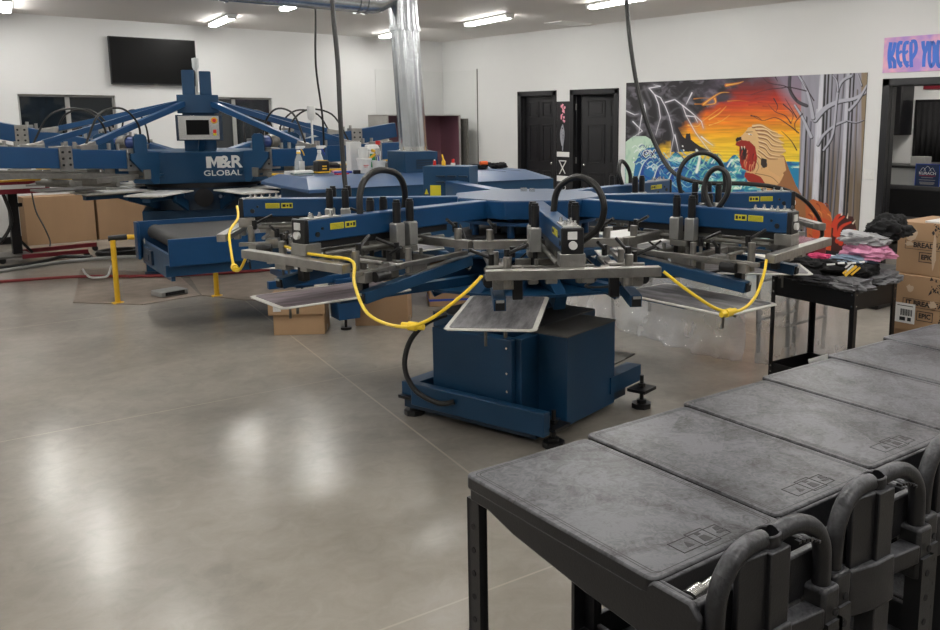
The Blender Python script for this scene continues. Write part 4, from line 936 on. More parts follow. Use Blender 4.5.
sheet('plastic_sheet', [(5.10, 3.56), (5.14, 3.36), (5.35, 3.29), (5.65, 3.27), (5.92, 3.28)], .0, .69, 'film', 'clear plastic sheet hanging behind the low black shelf cart', seed=5, amp=.02, foot=.05)
t = thing('maroon_bin', (5.43, 3.48, .701), 'maroon metal bin standing on the white folding table in front of the mural', 'bin', R(-8))
MB().bb(-.16, .16, -.13, .13, .02, .15).build('bin_body', 'red', t, bevel=.006); MB().bb(-.165, .165, -.135, .135, .15, .158).build('lid', mat('glossy_lit_maroon_lid', (.30, .10, .13), .2), t)  # lid colour imitates light reflected pinkish off the maroon top
b = MB().bb(-.13, -.11, -.10, -.08, 0, .02).bb(.11, .13, -.10, -.08, 0, .02).bb(.11, .13, .08, .10, 0, .02).bb(-.13, -.11, .08, .10, 0, .02).bb(-.13, .13, -.10, .10, .012, .02); b.build('foot', 'black', t)

# ---------------------------------------------------------------- cardboard boxes
def carton(name, loc, d, label, rz=0, m='kraft', group=None, tape=True, face='x'):
    t = thing(name, loc, label, 'cardboard box', rz, group)
    MB().bb(-d[0]/2, d[0]/2, -d[1]/2, d[1]/2, 0, d[2]).build('carton', m, t, bevel=.004)
    if tape:
        MB().bb(-d[0]/2-.001, d[0]/2+.001, -.027, .027, d[2]-.06, d[2]+.001).bb(-d[0]/2-.001, d[0]/2+.001, -.027, .027, -.0, .05).build('tape', 'tape', t)
    return t
BX = 5.86; BY = 2.44
t3 = carton('cardboard_box', (BX+.01, BY+.03, 0), (.48, .76, .30), 'plain cardboard box on the floor, lowest of the stack at the right edge', group='cartons stacked at the right edge')
def printed(t, dx, dy, h, partial):
    x = -dx/2-.0015
    def F(y, z): return frame((x, -y, z), (0, -1, 0), (0, 0, 1))     # y: distance to the right as seen from the workshop
    text('IT BREADFAST' if partial else 'BREADFAST', .047, 'ink', t, F(-dy/2+(.225 if partial else .235), h*(.51 if partial else .57)), 'lettering', .0004, .0012, 1.0)
    b = MB()
    for y0, y1, z0, z1 in ((-dy/2+.055, -dy/2+.5, h*(.51 if partial else .57)+.026, h*(.51 if partial else .57)+.0285), (-dy/2+.055, -dy/2+.5, h*(.51 if partial else .57)-.0285, h*(.51 if partial else .57)-.026), (-dy/2+.055, -dy/2+.058, h*(.51 if partial else .57)-.027, h*(.51 if partial else .57)+.027)):
        b.bb(x-.0005, x+.0005, -y1, -y0, z0, z1)
    y0, y1 = -dy/2+.155, -dy/2+.265; zc = h*(.30 if partial else .35)
    for a, c_, d_, e in ((y0, y1, zc+.029, zc+.033), (y0, y1, zc-.033, zc-.029), (y0, y0+.004, zc-.03, zc+.03), (y1-.004, y1, zc-.03, zc+.03)): b.bb(x-.0005, x+.0005, -c_, -a, d_, e)
    b.build('print_frame', 'ink', t)
    text('EPIC', .044, 'ink', t, F((y0+y1)/2, zc), 'lettering', .0004, .0012, .95)
    # mottled woodcut print, many small strokes
    b = MB(); rnd = random.Random(3 if partial else 5)
    for k in range(170):
        y = -dy/2+rnd.uniform(.23, .50)+0; z = rnd.choice((rnd.uniform(h*.70, h*.98), rnd.uniform(.02, h*.36)))
        if z < h*.45 and y < -dy/2+.31: continue
        b.add([(x, -y-rnd.uniform(.004, .016), z+rnd.uniform(-.012, .012)), (x, -y+rnd.uniform(.003, .012), z+rnd.uniform(-.012, .012)), (x, -y+rnd.uniform(-.01, .01), z+rnd.uniform(.008, .022))], [(0, 1, 2)])
    b.build('woodcut_print', 'ink', t)
t2_ = carton('cardboard_box', (BX, BY, .30), (.48, .76, .38), 'cardboard box with a white shipping label, middle of the stack at the right edge', group='cartons stacked at the right edge', tape=False)
t1_ = carton('cardboard_box', (BX+.02, BY+.02, .682), (.48, .76, .35), 'cardboard box with torn tape marks, top of the stack at the right edge', group='cartons stacked at the right edge', tape=False)
printed(t2_, .48, .76, .38, True); printed(t1_, .48, .76, .35, False)
x = -.242
b = MB().bb(x-.001, x, .235, .375, .05, .185); lb = b.build('shipping_label', 'white', t2_)
b = MB()
for k in range(14): b.bb(x-.002, x-.001, .255+k*.006, .2575+k*.006+(.002 if k % 3 == 0 else 0), .10, .145)
b.bb(x-.002, x-.001, .26, .285, .065, .09).bb(x-.002, x-.001, .30, .34, .065, .09).bb(x-.002, x-.001, .25, .36, .165, .17).build('label_print', 'ink', lb)
def torn(t, pts):
    b = MB(); x = -.2425
    for y, z, w_, h_, sd in pts:
        rn = random.Random(sd); n = 14
        v = [(x-.0012, y+w_*math.cos(2*PI*k/n)*rn.uniform(.6, 1.1), z+h_*math.sin(2*PI*k/n)*rn.uniform(.6, 1.1)) for k in range(n)]
        b.add(v, [tuple(range(n))])
    b.build('torn_paper_patch', mat('bare_pulp', (.50, .38, .27), .9), t)
torn(t1_, [(.29, .27, .055, .055, 1), (.295, .205, .03, .02, 2), (.125, .17, .018, .13, 4)])
torn(t2_, [(.28, .29, .03, .03, 1), (.12, .20, .03, .03, 2), (.03, .16, .02, .02, 4)])
t = tag(MB().box((0, 0, .006), (.40, .5, .012)).build('magazine', 'white', loc=(BX, 2.42, 1.034), bevel=.002), 'flat white and pale blue packet lying on the top cardboard box', 'packet')
# boxes under and near the dryer
carton('cardboard_box', (3.12, 6.60, 0), (.40, .30, .17), 'lower of the two stacked cardboard boxes under the dryer, left of the blue leg', R(-35), 'kraft2', 'boxes under the dryer')
b_ = carton('cardboard_box', (3.10, 6.60, .171), (.44, .34, .14), 'upper of the two stacked cardboard boxes under the dryer, with a small white label', R(-33), 'kraft2', 'boxes under the dryer')
MB().bb(-.18, -.12, -.172, -.170, .03, .10).build('label', 'white', b_)
carton('cardboard_box', (3.80, 6.45, 0), (.44, .34, .34), 'plain cardboard box on the floor just right of the blue dryer leg', R(-38), 'kraft', 'boxes under the dryer')
bp_ = carton('cardboard_box', (4.68, 6.72, 0), (.42, .36, .38), 'cardboard box with blue stripes and blue lettering under the dryer', R(-30), 'kraft', 'boxes under the dryer', tape=False)
MB().bb(-.212, .212, -.182, -.1805, .05, .07).bb(-.212, .212, -.182, -.1805, .30, .32).bb(-.212, -.2105, -.182, .18, .05, .07).build('blue_stripe', 'bluep', bp_)
text('POR', .09, 'bluep', bp_, frame((-.05, -.1825, .21), (1, 0, 0), (0, 0, 1)), ext=.0005, bold=.002)
text('CO', .05, 'bluep', bp_, frame((-.09, -.1825, .14), (1, 0, 0), (0, 0, 1)), ext=.0005)
for i, (x, lb_) in enumerate(((2.955, 'left one of the two large brown cardboard boxes against the back wall'), (3.87, 'right one of the two large brown cardboard boxes against the back wall'))):
    carton('cardboard_box', (x, 13.87, 0), (.88, .34, .66), lb_, 0, 'kraft', 'large boxes against the back wall', tape=False)

# ---------------------------------------------------------------- television, white wall panels, wash-out booth
t = thing('television', (4.465, YW, 2.22), 'large black flat television mounted high on the back wall', 'television')
MB().bb(-.62, .62, -.075, -.03, 0, .685).build('bezel', 'black', t, bevel=.004)
MB().bb(-.608, .608, -.077, -.075, .022, .675).build('screen', 'screenoff', t)
MB().bb(-.2, .2, -.035, 0, .2, .5).build('wall_mount', 'black', t)
MB().bb(-.03, .03, -.078, -.0745, .006, .014).build('logo_bar', 'alud', t)
t = tag(MB().bb(8.26, XW-.012, YW-.008, YW-.002, .9, 2.59).build('splash_panel', 'frp'), 'white splash panel on the back wall, behind the duct', 'wall panel')
t = tag(MB().bb(XW-.008, XW-.002, 12.98, YW-.012, .9, 2.585).build('splash_panel', 'frp'), 'white splash panel on the right wall, beside the room corner', 'wall panel')
t = tag(MB().bb(XW-.012, XW, 12.965, 12.98, .9, 2.60).build('panel_edge_strip', 'alud'), 'thin grey edge strip at the right end of the white splash panel', 'trim')
WB = thing('washout_booth', (8.63, 13.45, 0), 'steel wash-out booth with a maroon lining in the room corner behind the duct', 'booth')
def wbx(p, n, m, **k): return p.build(n, m, WB, **k)
wbx(MB().bb(-.76, -.73, -.40, .22, .55, 1.78).bb(.73, .76, -.40, .22, .55, 1.78).bb(-.76, .76, .20, .23, .55, 1.78), 'shell', 'stain', bevel=.003)
wbx(MB().bb(-.76, .76, -.40, .23, 1.77, 1.785), 'top_lip', 'stain')
wbx(MB().bb(-.73, -.72, -.38, .20, .6, 1.77).bb(.72, .73, -.38, .20, .6, 1.77).bb(-.73, .73, .19, .20, .6, 1.77), 'lining', 'booth')
wbx(MB().bb(-.76, .76, -.45, .23, .50, .60), 'basin', 'stain', bevel=.004)
for x in (-.7, .7):
    for y in (-.38, .18): wbx(MB().bb(x-.02, x+.02, y-.02, y+.02, 0, .5), 'leg', 'stain')
wbx(MB().bb(.0, .28, .165, .19, 1.22, 1.34), 'dark_slot', 'black')
t = tag(MB().bb(9.46, 9.49, 12.95, 13.25, 0, 1.72).build('dark_board', 'alud', bevel=.003), 'narrow grey board standing at the right end of the wash-out booth', 'board')

# ---------------------------------------------------------------- painted strip between the two black doors
ps = thing('painted_panel', (XW-.002, 10.665, 0), 'narrow black painted panel with pink blossoms and white symbols between the doors', 'painting')
MB().bb(-.006, 0, -.155, .155, .0, 1.99).build('black_panel', 'door', ps)
def wx(y, z, o=-.017): return (o, y, z)
b = MB(); rnd = random.Random(5)
for k in range(16):
    cy, cz = rnd.uniform(-.04, .04)+.0, 1.925-.0165*k+rnd.uniform(-.01, .01); n = 9; r_ = rnd.uniform(.014, .026)
    b.add([(-.0075-.0003*k, cy+r_*math.cos(2*PI*i/n)*(1+.3*math.sin(5*2*PI*i/n)), cz+r_*math.sin(2*PI*i/n)) for i in range(n)], [tuple(range(n))])
b.build('pink_blossom', mat('blossom_pink', (.80, .33, .42), .7), ps)
b = MB()
b.tube([wx(.0, 1.62), wx(-.03, 1.52), wx(-.035, 1.42), wx(-.01, 1.30), wx(.0, 1.20)], .009, 5).tube([wx(.01, 1.60), wx(.045, 1.50), wx(.04, 1.38), wx(.01, 1.28)], .010, 5).tube([wx(.0, 1.55), wx(.01, 1.44), wx(.005, 1.30)], .014, 5)
for k in range(5): b.tube([wx(-.03, 1.56-.05*k), wx(.0, 1.58-.05*k), wx(.035, 1.54-.05*k)], .004, 5)
b.build('grey_feather', mat('chalk_grey', (.35, .36, .40), .7), ps)
for z0_, z1_ in ((1.10, 1.18), (.70, .79)): MB().bb(-.009, -.006, -.15, .15, z0_, z1_).build('white_bar', 'white', ps)
b = MB()
b.tube([wx(-.085, 1.035), wx(.085, 1.035)], .009, 5).tube([wx(-.08, 1.03), wx(.075, .82)], .009, 5).tube([wx(.08, 1.03), wx(-.06, .83)], .009, 5)
b.tube([wx(.07*math.cos(k*PI/8), .60+.045*math.sin(k*PI/8)) for k in range(17)], .008, 5)
b.build('white_symbol', 'white', ps)

# ---------------------------------------------------------------- mural, painted cell by cell
def build_mural():
    yl, yr, zt, zb = 9.262, 5.388, 2.240, .10
    NU, NV = 600, 330
    Yg = np.linspace(yl, yr, NU+1); Zg = np.linspace(zt, zb, NV+1)
    Yc, Zc = np.meshgrid(Yg, Zg)
    d = np.stack([np.full_like(Yc, XW), Yc, Zc-CAMZ], -1)
    rr, uu, ff = np.array(r2), np.array(u2), np.array(fw)
    w_ = d@ff; PX = 548.277+876.336*(d@rr)/w_; PY = 267.169-876.336*(d@uu)/w_
    # the drawing was measured from the wall; X, Y below are the drawing's own units
    rng = np.random.RandomState(4)
    def vn(x, y, seed=0):      # smooth value noise
        r = np.random.RandomState(seed).rand(64, 64); xi = np.floor(x).astype(int); yi = np.floor(y).astype(int); fx = x-xi; fy = y-yi
        fx = fx*fx*(3-2*fx); fy = fy*fy*(3-2*fy)
        g = lambda a, b_: r[(yi+b_) % 64, (xi+a) % 64]
        return (g(0, 0)*(1-fx)+g(1, 0)*fx)*(1-fy)+(g(0, 1)*(1-fx)+g(1, 1)*fx)*fy
    def fbm(x, y, seed=0, o=4): return sum(vn(x*2**k, y*2**k, seed+k)/2**(k+1) for k in range(o))
    img = np.zeros(PX.shape+(3,))
    def lin(c): c = np.array(c, float)/255; return c**2.2
    wob = fbm(PX/18, PY/6, 1)*12-6
    ys = np.array([70, 84, 94, 104, 113, 124, 136, 150, 165, 190]); cs = np.array([lin(c) for c in [(75, 62, 78), (95, 50, 60), (125, 28, 22), (190, 50, 18), (215, 90, 20), (235, 130, 20), (245, 175, 25), (250, 205, 50), (252, 215, 60), (240, 200, 60)]])
    yy = PY+wob*(.6)+(PX-700)*.06
    for k in range(3): img[..., k] = np.interp(yy, ys, cs[:, k])
    stre = fbm(PX/25, PY/1.6, 9); img = img*(1+(.9*(stre-.5))[..., None])
    def mix(mask, c):
        m = np.clip(mask, 0, 1)[..., None]; img[:] = img*(1-m)+(lin(c) if not isinstance(c, np.ndarray) else c)*m
    # storm, left
    nz1 = fbm(PX/14, PY/9, 20); swirl = fbm(PX/9+3*nz1, PY/7+3*nz1, 30)
    edge = 690+(132-PY)*1.25+30*(nz1-.5)
    storm = np.clip((edge-PX)/12, 0, 1)*(PY < 168)
    sc = lin((36, 34, 38))[None, None]+(lin((112, 108, 118))-lin((36, 34, 38)))[None, None]*np.clip((swirl-.47)*3.2, 0, 1)[..., None]**1.3
    mix(storm, sc)
    pur = np.clip(1-np.abs(PX-720-(105-PY)*.9)/45, 0, 1)*np.clip((112-PY)/30, 0, 1)*np.clip((nz1-.42)*5, 0, 1)
    mix(pur*.85, (92, 80, 100))
    def poly(pts, c, soft=0):
        P_ = np.array(pts, float); x0, y0 = P_.min(0)-1; x1, y1 = P_.max(0)+1
        ins = np.zeros(PX.shape, bool); n = len(P_)
        for i in range(n):
            xa, ya = P_[i]; xb, yb = P_[(i+1) % n]
            if ya == yb: continue
            c_ = ((ya > PY) != (yb > PY)) & (PX < (xb-xa)*(PY-ya)/(yb-ya)+xa); ins ^= c_
        mix(ins.astype(float), c); return ins
    def dist(pts, sub=5):
        P_ = np.array([tuple(v)[:2] for v in smooth([(x, y, 0) for x, y in pts], sub)]) if sub else np.array(pts, float); D = np.full(PX.shape, 1e9); T = np.zeros(PX.shape); SD = np.zeros(PX.shape)
        n = len(P_)
        for i in range(n-1):
            a, b_ = P_[i], P_[i+1]; ab = b_-a; L = ab@ab+1e-9
            t_ = np.clip(((PX-a[0])*ab[0]+(PY-a[1])*ab[1])/L, 0, 1); dx = PX-a[0]-t_*ab[0]; dy = PY-a[1]-t_*ab[1]; q = np.hypot(dx, dy)
            m = q < D; D[m] = q[m]; T[m] = ((i+t_)/(n-1))[m]; SD[m] = (dx*1.0)[m]
        return D, T, SD
    def stroke(pts, w0, w1, c, soft=.35, sub=5, a=1.0):
        D, T, _ = dist(pts, sub); w__ = w0+(w1-w0)*T; mix(np.clip((w__-D)/soft, 0, 1)*a, c)
    def glow(pts, w__, c, a): D, T, _ = dist(pts, 0); mix(np.exp(-(D/w__)**2)*a, c)
    za = lambda pts: [(620+x/5.246, 70+y/5.246) for x, y in pts]
    zb_ = lambda pts: [(740+x/5.246, 70+y/5.246) for x, y in pts]
    zc_ = lambda pts: [(720+x/4.5, 110+y/4.5) for x, y in pts]
    # flame edged clouds
    for pts in ([(440, 180), (480, 150), (530, 120), (575, 118)], [(500, 150), (500, 175), (440, 185)], [(470, 260), (520, 230), (560, 190)], [(470, 290), (530, 270), (580, 235)], [(360, 290), (410, 295), (440, 265), (530, 200)], [(560, 80), (620, 70), (650, 60)]):
        stroke(za(pts), 2.2, .6, (225, 120, 25), 1.2, a=.8); stroke(za(pts), .8, .3, (250, 200, 90), .5, a=.9)
    for k in range(26):
        x = 690+rng.rand()*110; y = 98+rng.rand()*55; L = 8+rng.rand()*22
        stroke([(x, y), (x+L/2, y-1+rng.rand()*2), (x+L, y+rng.rand()*2-1)], .9, .3, [(120, 20, 15), (240, 150, 30), (200, 60, 20)][k % 3] if y < 120 else [(250, 210, 70), (230, 110, 20), (250, 170, 30)][k % 3], .8, 3, .7)
    # sea
    sea = (PY > 157+4*np.sin(PX/3.1)*(PX < 745)+(PX-700)*.05)
    wv = fbm(PX/7+2*fbm(PX/10, PY/5, 55), PY/4, 50)
    seac = lin((20, 95, 150))+(lin((60, 170, 190))-lin((20, 95, 150)))*np.clip((wv-.35)*4, 0, 1)[..., None]
    seac = seac+(lin((150, 215, 195))-seac)*np.clip((wv-.50)*7, 0, 1)[..., None]; seac = seac+(lin((225, 240, 225))-seac)*np.clip((wv-.60)*9, 0, 1)[..., None]
    mix((sea & (PX < 806)).astype(float), seac)
    mix(((PX > 780) & (PX < 806) & (PY > 168)).astype(float), (30, 130, 175))
    # dark headland with a castle
    poly(za([(270, 340), (290, 330), (305, 300), (330, 345), (345, 360), (350, 335), (370, 332), (375, 365), (400, 385), (430, 405), (480, 425), (300, 430), (270, 430)]), (38, 35, 40))
    # big wave
    poly([(626, 142), (634, 136), (646, 136), (655, 143), (661, 152), (668, 160), (676, 165), (690, 163), (700, 168), (700, 260), (626, 260)], (35, 110, 165))
    ins = poly([(626, 142), (634, 136), (646, 136), (654, 141), (656, 147), (648, 148), (640, 152), (636, 162), (634, 175), (633, 200), (634, 260), (626, 260)], (195, 222, 200))
    mix(ins*np.clip((fbm(PX/3, PY/8, 70)-.5)*3, 0, 1), (150, 200, 175))
    for k in range(60):
        x = 638+rng.rand()*60; y = 150+rng.rand()*38; s_ = rng.rand()
        stroke([(x, y), (x+5+5*s_, y+3+4*rng.rand()), (x+10+10*s_, y+2-5*rng.rand())], .9, .3, [(20, 60, 150), (60, 150, 200), (20, 80, 170), (170, 215, 215), (15, 40, 110)][k % 5], .6, 4, .9)
    for k in range(70):
        x = 686+rng.rand()*60; y = 156+rng.rand()*36
        stroke([(x, y+4), (x+4, y-3*rng.rand()), (x+9, y+3*rng.rand())], 1.1, .3, [(160, 215, 190), (235, 245, 235), (70, 170, 170), (30, 120, 150), (120, 200, 170)][k % 5], .6, 4, .9)
    for x, y in ((634.3, 158), (634, 162), (633, 172), (650, 146), (655, 145), (683, 146), (684, 150)): stroke([(x, y), (x+.3, y+.3)], .9, .9, (245, 248, 245), .4, 0)
    for pts in ([(645, 152), (648, 151), (649, 154), (646.5, 156.5), (644.5, 154.5), (645, 152)], [(650.5, 151), (655.5, 157)], [(655, 150.5), (651.5, 157)]): stroke(pts, 1.5, 1.5, (235, 240, 240), .4, 0)
    for pts in ([(645, 152), (648, 151), (649, 154), (646.5, 156.5), (644.5, 154.5), (645, 152)], [(650.5, 151), (655.5, 157)], [(655, 150.5), (651.5, 157)]): stroke(pts, .8, .8, (25, 25, 35), .4, 0)
    for x0 in (639, 641.5, 644, 646.5): stroke([(x0+5, 147.5), (x0+6, 145)], .35, .35, (25, 25, 35), .3, 0)
    for k in range(40):
        x = 632+rng.rand()*40; y = 142+(x-632)*.55+rng.rand()*20; stroke([(x, y), (x+3, y-2), (x+6, y+1), (x+8, y+5)], .8, .3, [(235, 245, 240), (190, 225, 210), (20, 55, 140)][k % 3], .5, 4, .9)
    for pts in ([(640, 180), (645, 165), (652, 158)], [(655, 182), (660, 168), (668, 164)], [(670, 182), (676, 170), (684, 168)]): stroke(pts, 3.2, 1.0, (20, 60, 150), 1.2, a=.8); stroke([(x-1.5, y-1) for x, y in pts], .9, .5, (215, 235, 230), .5)
    stroke([(697, 150), (700, 158), (697, 172)], 1.6, 2.0, (235, 245, 235), 1.2)
    # lightning
    bolts = [za([(155, 95), (185, 130), (215, 145), (240, 190), (260, 240), (275, 300), (285, 350), (265, 450)]), za([(185, 130), (205, 180), (215, 250), (190, 340)]), za([(240, 170), (290, 155), (330, 185), (350, 240), (400, 330), (490, 450)]),
             za([(330, 185), (380, 225), (430, 270), (440, 305)]), za([(350, 240), (395, 245), (410, 275)]), za([(35, 215), (80, 235), (100, 230)]), za([(70, 270), (120, 320), (75, 350)]), za([(130, 180), (115, 250), (100, 340)]), za([(130, 180), (140, 250), (155, 340)]),
             za([(430, 350), (460, 375), (490, 395)]), za([(155, 95), (215, 85), (180, 78)]), za([(380, 120), (350, 180)]), za([(290, 340), (300, 380), (310, 430)])]
    for bl in bolts: glow(bl, 2.2, (150, 150, 160), .35); stroke(bl, .75, .35, (238, 238, 245), .35, 0)
    for pts in ([(20, 200), (60, 240), (120, 230), (180, 250)], [(150, 200), (110, 120), (160, 90), (200, 70)], [(250, 130), (300, 150), (360, 90)], [(190, 280), (230, 260), (300, 200), (360, 210)], [(130, 90), (165, 180), (150, 195)]):
        stroke(za(pts), 2.6, .8, (120, 118, 126), 2.4, a=.5)
    # forest
    fx = 800+(PY-130)*-.03
    forest = np.clip((PX-fx)/1.5, 0, 1)
    fcol = lin((150, 148, 160))+(lin((112, 98, 82))-lin((150, 148, 160)))*np.clip((PY-125)/60+(fbm(PX/4, PY/40, 80)-.5)*1.4, 0, 1)[..., None]
    fcol = fcol*(1+.35*(fbm(PX/2.2, PY/50, 90)-.5))[..., None]
    upl = np.clip((PX-(765+(PY-72)*.5))/14, 0, 1)*np.clip((125-PY)/30, 0, 1)
    mix(upl*.8, (140, 132, 150)); mix(forest, fcol)
    mix(np.clip((PX-861)/1.5, 0, 1), (135, 118, 95))
    def trunk(x0, x1, wd, y0=60, y1=275, c=(190, 190, 200), dk=(52, 50, 56), pts=None):
        P_ = pts or [(x0, y0), ((x0+x1)/2+.3, (y0+y1)/2), (x1, y1)]
        D, T, SD = dist(P_, 4); wdt = wd*(.75+.45*T)
        m = np.clip((wdt-D)/.4, 0, 1); mix(m, c)
        mix(m*np.clip((SD/wdt-.1)*3, 0, 1), dk); mix(m*np.clip((fbm(PX/1.2, PY/12, 33)-.55)*4, 0, 1)*.5, (110, 108, 118))
    trunk(806, 797, 3.0, 118, c=(165, 165, 178), dk=(30, 28, 32)); trunk(811, 803, 1.7, 122, c=(130, 130, 145)); trunk(818, 810, 2.0, 110); trunk(832, 822, 2.4, 72, c=(150, 150, 160), dk=(40, 38, 42))
    trunk(845, 828, 1.4, 72, c=(120, 118, 126)); trunk(850, 838, 3.3, 66, 285, dk=(24, 22, 26)); trunk(824, 813, 4.4, 66, 285, c=(205, 205, 214), dk=(24, 22, 26)); trunk(829.5, 818.5, 1.3, 66, 285, c=(26, 24, 28), dk=(20, 18, 22)); trunk(855, 843, 1.2, 66, 285, c=(28, 26, 30), dk=(20, 18, 22)); trunk(838, 826, 1.3, 75, c=(90, 88, 95)); trunk(858, 850, 1.2, 90, c=(120, 112, 108))
    def br(pts, w0, w1, c=(175, 175, 187), dk=(48, 46, 52)):
        stroke([(x+.5, y+.6) for x, y in pts], w0+.5, w1+.3, dk, .4); stroke(pts, w0, w1, c, .4)
    br(zb_([(395, 260), (450, 200), (520, 165), (600, 150), (670, 110)]), 2.6, 1.4); br(zb_([(575, 210), (620, 160), (668, 80)]), 1.4, 1.0); br(zb_([(262, 30), (262, 100), (300, 160), (350, 185)]), 1.3, 1.6, (70, 66, 74))
    br(zb_([(310, 30), (345, 90), (370, 170), (385, 250)]), 1.0, 2.0); br(zb_([(290, 185), (330, 250), (375, 350)]), 1.0, 1.8); br(zb_([(410, 390), (440, 340), (500, 290), (560, 265)]), 1.5, 1.0); br(zb_([(560, 265), (610, 275), (650, 262)]), .7, .3)
    br(zb_([(440, 420), (490, 330), (520, 90), (585, 30)]), 1.0, 1.4); br(zb_([(490, 30), (510, 60), (515, 110)]), .7, .9); br(zb_([(640, 80), (620, 20)]), .7, .6)
    for pts in ([(60, 130), (140, 105), (220, 95), (260, 90), (350, 110)], [(120, 38), (160, 70), (250, 90), (300, 160)], [(60, 235), (120, 265), (190, 250), (260, 290), (310, 330)], [(120, 265), (90, 245), (60, 240)], [(150, 180), (190, 220), (240, 240), (270, 280)], [(190, 220), (200, 190), (180, 150)], [(220, 320), (270, 370), (300, 420)], [(240, 150), (270, 200), (300, 250)], [(270, 280), (280, 230), (230, 180)], [(300, 330), (290, 280), (330, 230)], [(200, 60), (185, 30)], [(330, 60), (390, 160)]):
        stroke(zb_(pts), .35, .8, (50, 30, 38), .35)
    # roaring maned beast: body, foreleg, mane, face
    poly(zc_([(235, 190), (290, 205), (310, 260), (345, 340), (390, 420), (400, 500), (330, 500), (300, 430), (250, 400), (200, 390), (180, 340)]), (150, 100, 62))
    poly(zc_([(120, 275), (170, 265), (205, 250), (260, 255), (290, 290), (270, 330), (225, 360), (170, 350), (125, 320)]), (222, 175, 120))
    poly(zc_([(205, 200), (250, 215), (290, 210), (300, 270), (270, 300), (220, 270)]), (215, 170, 118))
    poly(zc_([(105, 110), (130, 80), (165, 65), (205, 75), (240, 95), (285, 115), (262, 125), (290, 150), (275, 155), (300, 185), (270, 205), (295, 215), (250, 220), (225, 215), (200, 230), (185, 262), (160, 275), (140, 250), (130, 200), (110, 150)]), (225, 185, 130))
    for k, pts in enumerate(([(150, 72), (190, 70), (230, 92), (262, 100)], [(165, 85), (210, 88), (245, 115), (290, 120)], [(175, 100), (215, 108), (250, 135), (292, 148)], [(178, 118), (215, 128), (240, 155), (285, 160)], [(180, 138), (212, 150), (235, 178), (298, 184)], [(182, 158), (208, 170), (232, 198), (290, 205)],
                             [(178, 178), (200, 195), (222, 212), (262, 214)], [(172, 200), (188, 215), (196, 235), (190, 258)], [(160, 215), (172, 232), (176, 250), (165, 272)], [(150, 225), (158, 245), (156, 260), (146, 270)])):
        for o_, c_, w0 in ((5, (150, 100, 62), 1.3), (0, (240, 212, 165), 1.1), (-5, (196, 148, 98), .7), (9, (105, 66, 42), .5)): stroke(zc_([(x, y+o_) for x, y in pts]), w0, .35, c_, .45, 6, .95)
    poly(zc_([(188, 215), (212, 222), (214, 255), (198, 262), (186, 245)]), (50, 38, 34))
    poly(zc_([(100, 115), (130, 100), (160, 100), (165, 135), (120, 150), (85, 145), (78, 128)]), (222, 180, 128))
    stroke(zc_([(132, 108), (146, 112)]), .9, .5, (240, 240, 235), .4, 0); stroke(zc_([(140, 111), (142, 112)]), .6, .6, (30, 25, 25), .3, 0); stroke(zc_([(120, 100), (150, 98)]), .6, .4, (80, 50, 35), .4, 0)
    poly(zc_([(72, 132), (80, 122), (98, 122), (100, 134), (85, 140), (76, 144)]), (25, 20, 22))
    poly(zc_([(75, 145), (100, 135), (135, 140), (160, 165), (170, 215), (160, 262), (140, 278), (118, 270), (100, 262), (92, 235), (88, 195), (90, 165), (72, 158)]), (150, 32, 20))
    poly(zc_([(96, 165), (120, 172), (125, 195), (112, 225), (98, 222), (92, 190)]), (40, 14, 14))
    for x in (100, 112): stroke(zc_([(x, 165), (x+1, 178)]), .7, .2, (240, 235, 210), .3, 0)
    for k in range(22):
        x = 100+60*rng.rand(); y = 180+70*rng.rand(); stroke(zc_([(x, y), (x-4, y+18), (x-2, y+34)]), .7, .3, [(195, 55, 30), (95, 15, 12), (225, 150, 110)][k % 3], .4, 3)
    poly(zc_([(115, 280), (150, 285), (185, 300), (205, 330), (170, 335), (130, 320), (112, 300)]), (155, 40, 25))
    stroke(zc_([(160, 285), (230, 300), (265, 330)]), .5, .4, (90, 55, 35), .4)
    # fur flank and clawed paw low on the right
    poly(zc_([(385, 420), (420, 400), (470, 420), (500, 460), (510, 520), (500, 640), (400, 640), (390, 500)]), (185, 95, 48))
    for k in range(30):
        x = 395+95*rng.rand(); y = 415+150*rng.rand(); stroke(zc_([(x, y), (x+12, y+10), (x+16, y+30)]), 1.0, .4, [(225, 140, 75), (140, 55, 25), (205, 95, 50)][k % 3], .5, 3)
    poly(zc_([(430, 470), (500, 500), (505, 640), (425, 640), (415, 520)]), (200, 80, 40))
    poly(zc_([(505, 500), (540, 470), (600, 480), (615, 530), (600, 640), (500, 640)]), (60, 18, 14))
    for pts in ([(520, 560), (525, 510), (560, 480)], [(530, 590), (545, 530), (590, 505)], [(545, 600), (570, 560), (610, 540)], [(570, 610), (600, 590), (612, 560)], [(510, 520), (530, 480), (545, 470)]): stroke(zc_(pts), 2.6, 1.2, (205, 62, 35), .6)
    for pts in ([(575, 485), (578, 465)], [(600, 510), (612, 495)], [(548, 472), (552, 462)]): stroke(zc_(pts), .9, .3, (240, 225, 200), .4, 0)
    img[:] = np.clip(img, 0, 1)*.92
    ny, nx = img.shape[:2]
    verts = np.stack([np.zeros_like(Yc), Yc-7.3, Zc], -1).reshape(-1, 3)
    idx = np.arange(ny*nx).reshape(ny, nx)
    q = np.stack([idx[:-1, :-1], idx[1:, :-1], idx[1:, 1:], idx[:-1, 1:]], -1).reshape(-1, 4)
    me = bpy.data.meshes.new('painted_surface'); me.vertices.add(len(verts)); me.vertices.foreach_set('co', verts.ravel())
    me.loops.add(q.size); me.loops.foreach_set('vertex_index', q.ravel().astype(np.int32)); me.polygons.add(len(q))
    me.polygons.foreach_set('loop_start', np.arange(0, q.size, 4, dtype=np.int32)); me.update(calc_edges=True); me.validate()
